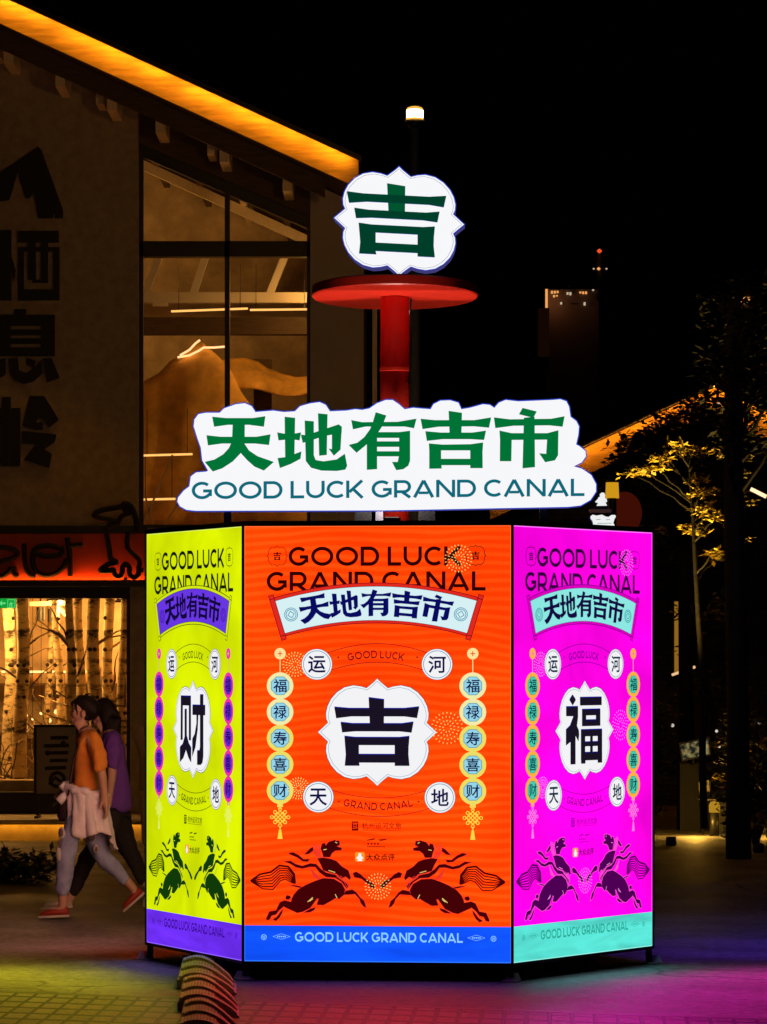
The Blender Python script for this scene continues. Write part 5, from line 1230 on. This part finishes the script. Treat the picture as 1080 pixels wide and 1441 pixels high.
pu, pv = 1004, 544
sl2 = (632 - 546) / (818 - 1000)
def gl(u): return pv + abs(u - pu) * .468
mb = MB(); slab(mb, [(nx(700), 0), (nx(1300), 0), (nx(1300), nzv(gl(1300)) - .5), (nx(pu), nzv(pv) - .5), (nx(700), nzv(gl(700)) - .5)], YN + 1, YN + 8, darkbrick); mb.build('wall', nb2)
mb = MB()
for (a, b) in ((690, pu), (pu, 1310)):
    slab(mb, [(nx(a), nzv(gl(a)) - .36), (nx(b), nzv(gl(b)) - .36), (nx(b), nzv(gl(b)) - .001), (nx(a), nzv(gl(a)) - .001)], YN + .06, YN + 8.5, darkwood)
rf = mb.build('roof', nb2)
for (a, b) in ((690, pu - .3), (pu + .3, 1310)):
    mb = MB(); slab(mb, [(nx(a), nzv(gl(a)) - .35), (nx(b), nzv(gl(b)) - .35), (nx(b), nzv(gl(b))), (nx(a), nzv(gl(a)))], YN, YN + .055, fasciawood); mb.build('fascia', rf)
    mb = MB(); slab(mb, [(nx(a), nzv(gl(a)) + .003), (nx(b), nzv(gl(b)) + .003), (nx(b), nzv(gl(b)) + .04), (nx(a), nzv(gl(a)) + .04)], YN - .13, YN + 8.6, roof_m); slab(mb, [(nx(a), nzv(gl(a)) - .022), (nx(b), nzv(gl(b)) - .022), (nx(b), nzv(gl(b)) + .002), (nx(a), nzv(gl(a)) + .002)], YN - .142, YN - .131, roof_m); mb.build('roof_edge', rf)
    mb = MB(); slab(mb, [(nx(a), nzv(gl(a)) - .012), (nx(b), nzv(gl(b)) - .012), (nx(b), nzv(gl(b)) + .001), (nx(a), nzv(gl(a)) + .001)], YN - .115, YN - .10, emis('fascia_led_far', (1.0, .33, .015), 36.0)); mb.build('led_strip', rf)
mb = MB(); mb.box((nx(868), YN - .3, nzv(753)), (nx(968), YN + .99, nzv(740)), palewood); mb.build('canopy_beam', nb2)
mb = MB(); mb.box((nx(955), YN + .93, nzv(950)), (nx(979), YN + .995, nzv(842)), blackm); wfr = mb.build('window', nb2)
mb = MB(); mb.box((nx(958), YN + .91, nzv(947)), (nx(976), YN + .928, nzv(845)), emis('window_glow', (.34, .15, .015), .8)); mb.build('lit_pane', wfr)
mb = MB(); mb.tube([W(946, 950, YN - .4), W(979, 938.5, YN - .4)], .016, emis('slanted_bar_glow', (1, .6, .3), .9), 8); mb.tube([W(962, 944, YN - .4), W(962, 944, YN + .99)], .012, dark_metal, 6)  # slanted bar drawn with its own glow
solo(mb, 'slanted_glow_bar', 'slim slanted bar given its own glow below the amber window on the right', 'lamp', W(962, 944, YN - .4))
mb = MB(); mb.tube([W(1057, 688, 42), W(1079, 699, 42)], .022, emis('bright_tube', (1, .66, .36), 1.6), 8); mb.tube([W(1068, 693, 42), W(1068, 693, 46)], .014, dark_metal, 6)
solo(mb, 'slanted_glow_bar', 'short bright slanted tube at the far right edge among the leaves', 'lamp', W(1068, 693, 42))
mb = MB(); mb.tube([W(575.5, 437, 40), W(580, 453, 40)], .018, emis('side_tube', (1, .85, .6), 1.6), 8); mb.tube([W(577, 445, 40), W(520, 445, 40.5)], .010, dark_metal, 6)
solo(mb, 'side_tube_lamp', 'short pale lit tube beside the red pole on the shop side', 'lamp', W(577, 445, 40))
# ------------------------------------------------------------------ lit stall behind the magenta face
YB = 29.0
w2 = lambda x, y: (800 + x / 9, 650 + y / 9)
bs = thing('lit_stall_sign', 'small white lit wavy sign on a post just above the magenta face', 'sign', (W(848, 740, YB).x, YB, 0))
OUT = [w2(*p) for p in [(283, 690), (310, 668), (360, 680), (430, 668), (470, 690), (510, 698), (550, 672), (595, 672), (606, 690), (585, 730), (572, 775), (588, 800), (585, 850), (310, 850), (306, 800), (318, 785), (306, 745), (285, 720)]]
mb = MB(); mb.prism([W(u, v, YB) for u, v in OUT], (0, .1, 0), emis('stall_white', (.85, .87, .86), 1.0), edge_glow); mb.build('sign_board', bs)
mb = MB()
for (a, b, c) in ((355, 410, 730), (480, 530, 732), (370, 550, 778), (385, 540, 818)):
    mb.poly([W(*w2(x, y), YB - .002) for x, y in ((a, c - 4), (b, c - 6), (b, c + 3), (a, c + 5))], emis('stall_print', (.3, .35, .33), 1.0, False))
mb.build('lettering', bs)
t = W(848, 744, YB); mb = MB(); mb.tube([(t.x, YB + .05, 0), (t.x, YB + .05, t.z)], .03, dark_metal, 10); mb.build('support_post', bs)
mb = MB(); mb.box(W(831, 721, YB), W(861, 716.5, YB) + Vector((0, .12, 0)), mat('gilt_bar', (.6, .36, .1), .35, .6)); g2 = mb.build('gilt_bar', bs)
mb = MB(); t = W(848, 717, YB); mb.tube([(W(835, 720, YB).x, YB + .06, t.z - .02), (W(835, 724, YB).x, YB + .06, W(835, 726, YB).z)], .008, dark_metal, 6); mb.tube([(W(858, 720, YB).x, YB + .06, t.z - .02), (W(858, 724, YB).x, YB + .06, W(858, 726, YB).z)], .008, dark_metal, 6); mb.build('bracket', bs)
fg = MB(); P_ = [w2(*p) for p in [(400, 410), (425, 388), (455, 390), (470, 420), (466, 455), (490, 470), (494, 505), (474, 515), (494, 555), (358, 557), (380, 520), (345, 512), (345, 500), (375, 470), (388, 445), (405, 440)]]
fg.prism([W(u, v, YB) for u, v in P_], (0, .07, 0), emis('stall_white', (.85, .87, .86), 1.0), edge_glow)
b0 = W(846, 712, YB); fg.box((b0.x - .05, YB + .01, W(846, 716.4, YB).z), (b0.x + .05, YB + .06, b0.z + .002), dark_metal)
solo(fg, 'lit_figurine', 'tiny white lit pawn shaped figure on the gilt bar', 'figurine', W(846, 714, YB))
yl = thing('yellow_lantern', 'yellow box lantern on a dark post beside the white figurine', 'lantern', (W(862, 700, 30.5).x, 30.5, 0))
mb = MB(); c = W(862, 690, 30.5); hw_ = 9.3 / F * 30.5; hh_ = 11 / F * 30.5; mb.lathe(c, [(hw_ * 1.05, -hh_), (hw_ * .95, hh_)], emis('lantern_amber', (.62, .30, .01), 1.0), 20); mb.build('lamp_shade', yl)
mb = MB(); mb.tube([(c.x, 30.5, 0), (c.x, 30.5, c.z - hh_)], .035, dark_metal, 10); mb.lathe(c, [(hw_ * 1.0, hh_ + .001), (hw_ * .9, hh_ + .015), (.002, hh_ + .02)], dark_metal, 20); mb.build('post', yl)
rl = thing('red_balloon', 'large dim red balloon light on a post behind the kiosk', 'balloon', (W(880, 730, 31.5).x, 31.5, 0))
c = W(880, 722, 31.5); r_ = 24 / F * 31.5; mb = MB(); mb.lathe(c, [(r_ * math.sin(R(a)), -1.25 * r_ * math.cos(R(a))) for a in range(2, 180, 8)], emis('dim_red_glow', (.045, .004, .001), 1.0), 32); mb.build('globe', rl, True)
mb = MB(); mb.tube([(c.x, 31.5, 0), (c.x, 31.5, c.z - r_ * 1.2)], .03, dark_metal, 10); mb.build('post', rl)
# ------------------------------------------------------------------ trees on the right
leafm = mat('leaf_lit_yellow', (.55, .42, .05), .55, var=.4, scale=8); leafd = mat('leaf_shaded', (.022, .03, .015), .6, var=.4, scale=8)  # yellow copy paints uplit leaves, dark copy the ones in shade
bark = mat('tree_bark', (.010, .007, .005), .85, var=.3, scale=14, bump=.5)
def leaves(mb, c, n, rx, rz_, size, m, rnd, ry=None):
    for _ in range(n):
        a = rnd.uniform(0, 6.28); rr = rnd.random() ** .5; p = Vector(c) + Vector((rx * rr * math.cos(a), (ry or rx) * rr * math.sin(a), rnd.uniform(-1, 1) * rz_))
        d = Vector((rnd.uniform(-1, 1), rnd.uniform(-1, 1), rnd.uniform(-.35, .35))).normalized(); sd = d.cross(Vector((rnd.uniform(-.4, .4), rnd.uniform(-.4, .4), 1))).normalized(); s = size * rnd.uniform(.6, 1.25)
        mb.poly([p, p + d * s * .45 + sd * s * .24, p + d * s, p + d * s * .45 - sd * s * .24], m)
def branch_to(mb, p, q, r0, r1, rnd, n=6):
    p = Vector(p); q = Vector(q); pts = []
    for i in range(n + 1):
        t = i / n; x = p.lerp(q, t); x += Vector((rnd.uniform(-1, 1), rnd.uniform(-1, 1), rnd.uniform(-.5, .5) + .8 * math.sin(t * 3.14))) * .05 * (q - p).length * (1 if 0 < i < n else 0); pts.append(x)
    mb.tube(pts, [r0 + (r1 - r0) * i / n for i in range(n + 1)], bark, 7)
rnd = random.Random(21)
YT = 37.0
tr = thing('slender_tree', 'slender young tree with sparse lit yellow leaves right of the kiosk', 'tree', (W(990, 1165, YT).x, YT, 0))
path = [(992, 1166), (989, 1080), (990, 960), (984, 880), (979, 800), (976, 735), (972, 680), (968, 630), (966, 590)]
mb = MB(); mb.tube([W(u, v, YT) for u, v in path], [.04, .036, .032, .026, .021, .017, .014, .010, .006], bark, 8)
LC = [(904, 660, 1), (890, 667, 1), (918, 659, .9), (928, 644, .8), (958, 632, 1.1), (972, 637, .9), (984, 630, .8), (984, 676, .7), (990, 690, 1), (984, 696, .7), (988, 713, .8), (998, 720, .7), (1008, 730, .6), (975, 742, .9), (980, 750, .8), (1004, 778, .6), (1010, 786, .6), (950, 625, .6), (1000, 634, .5), (940, 648, .5)]
def trunk_at(v):
    for (a, b) in zip(path, path[1:]):
        if a[1] >= v >= b[1]: t = (a[1] - v) / (a[1] - b[1]); return W(a[0] + (b[0] - a[0]) * t, v, YT)
    return W(*path[-1], YT)
cr = MB()
for (u, v, s) in LC:
    c = W(u, v, YT + rnd.uniform(-.25, .25)); branch_to(mb, trunk_at(min(1100, v + 22 + abs(u - 978) * .35)), c, .012, .004, rnd)
    leaves(cr, c, int(60 * s), .12 * s + .03, .028, .085, leafm, rnd)
mb.build('trunk', tr, True); cr.build('crown', tr, fix=False)
# darker bushy tree in front of the far gable
tr2 = thing('bushy_tree', 'dark bushy tree covering the glowing gable of the far house', 'tree', (W(965, 1160, 42).x, 42, 0))
mb = MB(); mb.tube([W(968, 1150, 42), W(966, 950, 42), W(962, 760, 42), W(966, 640, 42), W(975, 580, 42)], [.10, .085, .06, .04, .015], bark, 9); cr = MB()
for k in range(190):
    u = rnd.uniform(868, 1012); top = 555 + abs(u - 985) * .72
    v = rnd.uniform(top, 800 - abs(u - 960) * 1.0) if rnd.random() < .8 else rnd.uniform(top, top + 60)
    if u < 895 and v < 620: continue
    c = W(u, v, 42 + rnd.uniform(-.8, .8)); leaves(cr, c, 40, .17, .12, .11, leafd, rnd)
    if k % 4 == 0: branch_to(mb, W(965, min(930, v + 60), 42), c, .02, .006, rnd)
mb.build('trunk', tr2, True); cr.build('crown', tr2, fix=False)
# big dark tree at the right edge, nearer
tr3 = thing('big_dark_tree', 'big dark tree with a thick black trunk at the right picture edge', 'tree', (W(1030, 1200, 34).x, 34, 0))
mb = MB(); mb.tube([(W(1040, 1200, 34).x, 34, -.02), W(1039, 1000, 34), W(1034, 760, 34), W(1033, 560, 34), W(1034, 420, 34)], [.12, .10, .095, .085, .06], mat('black_bark', (.008, .007, .006), .9, bump=.5, var=.3), 12); cr = MB(); leafn = mat('leaf_night_shade', (.006, .008, .004), .7)  # near-black leaf copy paints the crown's night shade
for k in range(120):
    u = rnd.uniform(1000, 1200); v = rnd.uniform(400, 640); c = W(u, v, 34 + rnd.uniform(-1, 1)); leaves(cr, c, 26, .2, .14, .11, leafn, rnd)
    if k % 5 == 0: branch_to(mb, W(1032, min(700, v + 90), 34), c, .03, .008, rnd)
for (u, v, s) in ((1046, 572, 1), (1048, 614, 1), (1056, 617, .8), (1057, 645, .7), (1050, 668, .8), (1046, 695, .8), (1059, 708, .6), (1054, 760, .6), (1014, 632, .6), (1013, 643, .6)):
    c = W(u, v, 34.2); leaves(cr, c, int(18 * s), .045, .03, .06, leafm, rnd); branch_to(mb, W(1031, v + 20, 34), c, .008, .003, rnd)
mb.build('trunk', tr3, True); cr.build('crown', tr3, fix=False)
# uplights under the trees
def uplight(u, v, tgt, power, lab, col=(1.0, .62, .12), size=26):
    Y = GY(v); X = (u - 540) / F * Y
    t = thing('ground_uplight', lab, 'uplight', (X, Y, 0), 'uplights under the trees')
    mb = MB(); mb.lathe((X, Y, 0), [(.05, 0), (.055, .03), (.05, .085), (.042, .085), (.042, .06)], dark_metal, 16); mb.build('housing', t, True)
    mb = MB(); mb.lathe((X, Y, .058), [(.040, 0), (.040, .004), (.001, .006)], emis('uplight_lens', (1, .6, .15), 4), 16); mb.build('lens', t)
    l = lamp('uplight_beam', (X, Y, .10), power, col, t, .05, 'SPOT', spot_size=R(size), spot_blend=.6); aim(l, Vector(tgt) - l.matrix_basis.translation - parent_world(t))
uplight(945, 1190, W(950, 650, YT), 1900, 'uplight in front of the slender lit tree')
uplight(1068, 1200, W(1052, 640, 34.2), 800, 'uplight behind the thick black trunk', size=20)
# ------------------------------------------------------------------ low things between the trees
soil = mat('planter_black', (.006, .006, .006), .7)
pl = thing('planter_hedge', 'low black planter with dark shrubs at the right edge', 'planter', (W(1035, 1160, 38.6).x, 38.6, 0))
X0, X1 = W(1010, 0, 38.6).x, W(1150, 0, 38.6).x
mb = MB(); mb.box((X0, 38.6, 0), (X1, 39.3, .34), soil); mb.build('box', pl); mb = MB()
for k in range(60): leaves(mb, (rnd.uniform(X0, X1), rnd.uniform(38.65, 39.25), .38 + rnd.random() ** 1.5 * .7), 30, .14, .1, .10, leafd, rnd)
for k in range(14): leaves(mb, (rnd.uniform(X0, X1), 38.62, .30 + rnd.random() * .75), 5, .05, .06, .13, leafm, rnd)
mb.build('shrub', pl, fix=False)
bl = thing('bollard_lamp', 'short bollard lamp with a yellow domed head on the ground', 'lamp', (W(1006, 1160, 38.3).x, 38.3, 0))
c = W(1006, 1136, 38.3); mb = MB(); mb.lathe(c, [(.056, -.055), (.058, .02), (.04, .055), (.002, .062)], emis('bollard_amber', (.42, .22, .015), 1.0), 18); mb.build('lamp_shade', bl, True)
mb = MB(); mb.lathe((c.x, 38.3, 0), [(.05, 0), (.045, c.z - .056), (.03, c.z - .055)], dark_metal, 14); mb.build('post', bl, True)
lamp('bollard_light', (c.x - .22, 38.1, .22), 22, (1, .52, .07), bl, .05)
lamp('bollard_light', (c.x + .5, 38.1, .2), 10, (1, .52, .07), bl, .05)  # second lamp without a fixture, added to widen the ground glow
# menu display on a dark counter
mc = thing('menu_stand', 'tilted lit picture display on a dark counter between kiosk and trees', 'display', (W(980, 1150, 39.3).x, 39.3, 0))
Y = 39.3; a = W(958, 1120, Y); mb = MB(); mb.box((a.x, Y + .05, 0), (W(1025, 0, Y).x, Y + .5, W(0, 1075, Y).z), soil); mb.build('counter', mc)
mb = MB(); P_ = [(958, 1048), (997, 1040), (999, 1061), (962, 1069)]; mb.prism([W(u, v, Y) for u, v in [(956, 1046), (999, 1037), (1001, 1063), (960, 1072)]], (0, .05, 0), blackm); mb.build('frame', mc)
mb = MB()
pm_ = emis('display_glow', (.035, .04, .028), 1.0); n = pm_.node_tree.nodes; tc = n.new('ShaderNodeTexCoord'); nz_ = n.new('ShaderNodeTexNoise'); nz_.inputs['Scale'].default_value = 14; rp = n.new('ShaderNodeValToRGB'); rp.color_ramp.elements[0].position = .42; rp.color_ramp.elements[0].color = (.012, .014, .012, 1); rp.color_ramp.elements[1].position = .7; rp.color_ramp.elements[1].color = (.32, .26, .09, 1)
pm_.node_tree.links.new(tc.outputs['Object'], nz_.inputs[0]); pm_.node_tree.links.new(nz_.outputs[0], rp.inputs[0]); pm_.node_tree.links.new(rp.outputs[0], n['Emission'].inputs[0])
mb.poly([W(u, v, Y - .003) for u, v in P_], pm_); mb.build('screen', mc)
mb = MB(); mb.tube([(W(975, 0, Y).x, Y + .06, W(0, 1077, Y).z), W(977, 1068, Y + .03)], .02, dark_metal, 8); mb.build('stand_arm', mc)
# folding chair with pale canvas
ch = thing('folding_chair', 'dark folding chair with pale canvas back left of the bollard lamp', 'chair', (W(995, 1150, 38.9).x, 38.9, 0))
canvas = mat('pale_canvas', (.55, .5, .5), .8); Y = 38.9
mb = MB(); mb.prism([W(u, v, Y) for u, v in [(984, 1101), (998, 1098), (1000, 1119), (985, 1122)]], (0, .02, 0), canvas); mb.build('backrest', ch)
mb = MB(); mb.box(W(985, 1126, Y - .3), W(1006, 1124, Y + .02), canvas); mb.build('seat', ch)
for (a, b) in (((984, 1100), (986, 1160)), ((1000, 1098), (1003, 1160))):
    mb = MB(); p = W(*a, Y + .02); q = W(*b, Y); q.z = 0; mb.tube([p, q], .009, dark_metal, 6); mb.build('leg', ch)
    mb = MB(); p = W(a[0] + 1, 1125, Y); mb.tube([p, (q.x, Y - .32, 0)], .009, dark_metal, 6); mb.build('leg', ch)
# dark parasol pole with string bulbs
for k, (u, v, s, cc) in enumerate(((947, 1021, 2.6, (.8, .7, .6)), (1009, 1029, 2.2, (.8, .75, .65)), (1028, 1026, 3.2, (1, .8, .55)), (1027, 1043, 1.8, (.8, .8, .9)), (1013, 1051, 1.8, (.8, .8, .8)), (1069, 1018, 2.4, (.5, .5, .5)), (1046, 727, 2.0, (.9, .9, .9)), (1012, 568, 1.6, (.7, .9, .9)), (1046, 738, 1.4, (.7, .6, .5)))):
    Y = 41 if v > 900 else 36; p = W(u, v, Y); r_ = s / F * Y
    t = thing('string_bulb', 'tiny pale bulb glowing in the dark among the right trees', 'bulb', p, 'tiny pale bulbs among the right trees')
    mb = MB(); mb.lathe(p, [(.001, -r_), (r_ * .8, -r_ * .6), (r_, 0), (r_ * .7, r_ * .7), (.001, r_)], emis('tiny_bulb_%d' % (k % 4), cc, .8), 10); mb.build('bulb', t, True)
    mb = MB(); mb.tube([p + Vector((0, 0, r_)), p + Vector((0, .0, .5))], .003, dark_metal, 4); mb.build('wire', t)
# dim bushes standing between the right trees
for k, (u, v0, v1, wd, Y, lab) in enumerate(((915, 985, 1145, 34, 40.5, 'dim rounded bush close to the magenta face edge'), (8, 1192, 1250, 66, 30.5, 'low dark bush on the plaza behind the walkers at the left edge'), (1062, 1000, 1170, 40, 36.5, 'broad dim bush with some brown lit leaves at the right picture edge'), (1062, 1085, 1165, 26, 37.6, 'low dark bush beside the bollard lamp'), (1000, 840, 1010, 46, 43, 'tall dim bush against the dark brick house'))):
    t = thing('bush', lab, 'bush', (W(u, 0, Y).x, Y, 0), None if k == 1 else 'bushes between the right trees')
    mb = MB(); cr = MB(); zt2, zb2 = W(u, v0, Y).z, max(.05, W(u, v1, Y).z); rr = wd / F * Y
    if k == 1: zb2 = .03
    for q in range(5): branch_to(mb, (t.location.x + rnd.uniform(-.04, .04), Y, 0), (t.location.x + rnd.uniform(-.8, .8) * rr, Y + rnd.uniform(-.2, .2), rnd.uniform((zb2 + zt2) / 2, zt2)), .018, .005, rnd)
    for q in range(70): leaves(cr, (t.location.x + rnd.uniform(-1, 1) * rr, Y + rnd.uniform(-.35, .35), rnd.uniform(zb2, zt2 - .15 * rnd.random())), 22, .10, .08, .10, leafd, rnd)
    if k == 2:
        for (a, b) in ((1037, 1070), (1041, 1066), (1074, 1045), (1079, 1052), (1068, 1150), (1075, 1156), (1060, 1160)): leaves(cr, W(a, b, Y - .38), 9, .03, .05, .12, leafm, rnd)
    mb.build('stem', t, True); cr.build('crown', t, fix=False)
# ------------------------------------------------------------------ far towers
def tower(u0, u1, vtop, Y, lab, seed):
    rnd = random.Random(seed); t = thing('tower_block', lab, 'tower', (W((u0 + u1) / 2, 0, Y).x, Y, 0))
    x0, x1 = W(u0, 0, Y).x, W(u1, 0, Y).x; zt_ = W(0, vtop, Y).z
    mb = MB(); mb.box((x0, Y, 0), (x1, Y + 8, zt_), mat('far_facade', (.10, .08, .07), .9)); mb.build('wall', t)
    return t, x0, x1, zt_
far_amber = emis('far_amber', (1.0, .42, .12), .9); far_pale = emis('far_pale', (.8, .6, .4), .7); far_dim = emis('far_dim', (.006, .0018, .0007), 1.0)
t, x0, x1, zt_ = tower(768, 843, 407, 300, 'distant tower with an amber lit crown, left of the dark trees', 2)
k_ = 300 / F
mb = MB(); mb.box((x0 - .01, 299.7, zt_ - 26 * k_), (x0 + 3 * k_, 299.99, zt_), far_amber); mb.build('lit_corner', t)
mb = MB(); mb.box((x0 - .6, 299.7, zt_ - 95 * k_), (x0 + 5 * k_, 299.99, zt_ - 27 * k_), far_dim); mb.build('lit_fin', t)
rnd = random.Random(9)
for (u, v, w, h, m) in ((776, 409, 14, 5, far_amber), (779, 415, 10, 3, far_amber), (798, 411, 8, 4, far_pale), (816, 410, 12, 4, far_amber), (834, 407, 4, 3, far_pale), (789, 425, 7, 4, far_pale), (822, 425, 5, 5, far_pale), (804, 426, 9, 2, far_dim), (838, 414, 3, 14, far_dim), (800, 402, 5, 2, far_dim)):
    for q in range(max(1, w // 4)):
        a = W(u + q * 4, v, 299.7); mb = MB(); mb.box((a.x, 299.7, a.z - h * k_ * rnd.uniform(.5, 1)), (a.x + 2.6 * k_, 299.99, a.z), m); mb.build('window', t)
mb = MB(); a = W(844, 407, 303); mb.tube([a - Vector((0, 0, 1)), W(844, 356, 303)], .22, mat('far_facade', (.025, .02, .02), .9), 6); mb.tube([W(836, 378, 303), W(856, 378, 303)], .1, mat('far_facade', (.025, .02, .02), .9), 6)
mb.build('mast', t)
lamp('facade_light', (x0 + .6, 298.6, zt_ - 1.2), 40, (1.0, .34, .12), t, .2); lamp('facade_light', (x0 + 3.4, 298.2, zt_ - 1.4), 6, (1.0, .38, .16), t, .2)  # unseen point lamps added to give the facade a fading glow
for (u, v, r_, m, nm) in ((844, 353, .19, emis('beacon_red', (1, .10, .02), .9), 'beacon'), (843, 378, .14, far_amber, 'mast_lamp'), (836, 378, .08, far_pale, 'mast_lamp'), (854, 378, .08, far_pale, 'mast_lamp')):
    c = W(u, v, 302.5); mb = MB(); mb.lathe(c, [(.01, -r_), (r_, -r_ * .3), (r_, r_ * .3), (.01, r_)], m, 10); mb.build(nm, t)
t, x0, x1, zt_ = tower(1022, 1062, 416, 300, 'distant dark tower with a small amber crown at the upper right', 4)
for (u, v, w, h, m) in ((1030, 419, 3, 3, far_pale), (1042, 417, 4, 4, far_amber), (1047, 416, 4, 4, far_amber), (1052, 418, 4, 4, far_amber), (1043, 424, 4, 3, far_amber), (1048, 424, 4, 3, far_amber), (1053, 424, 3, 3, far_pale), (1051, 432, 3, 4, far_dim)):
    a = W(u, v, 299.7); mb = MB(); mb.box((a.x, 299.7, a.z - h * k_), (a.x + w * k_, 299.99, a.z), m); mb.build('window', t)
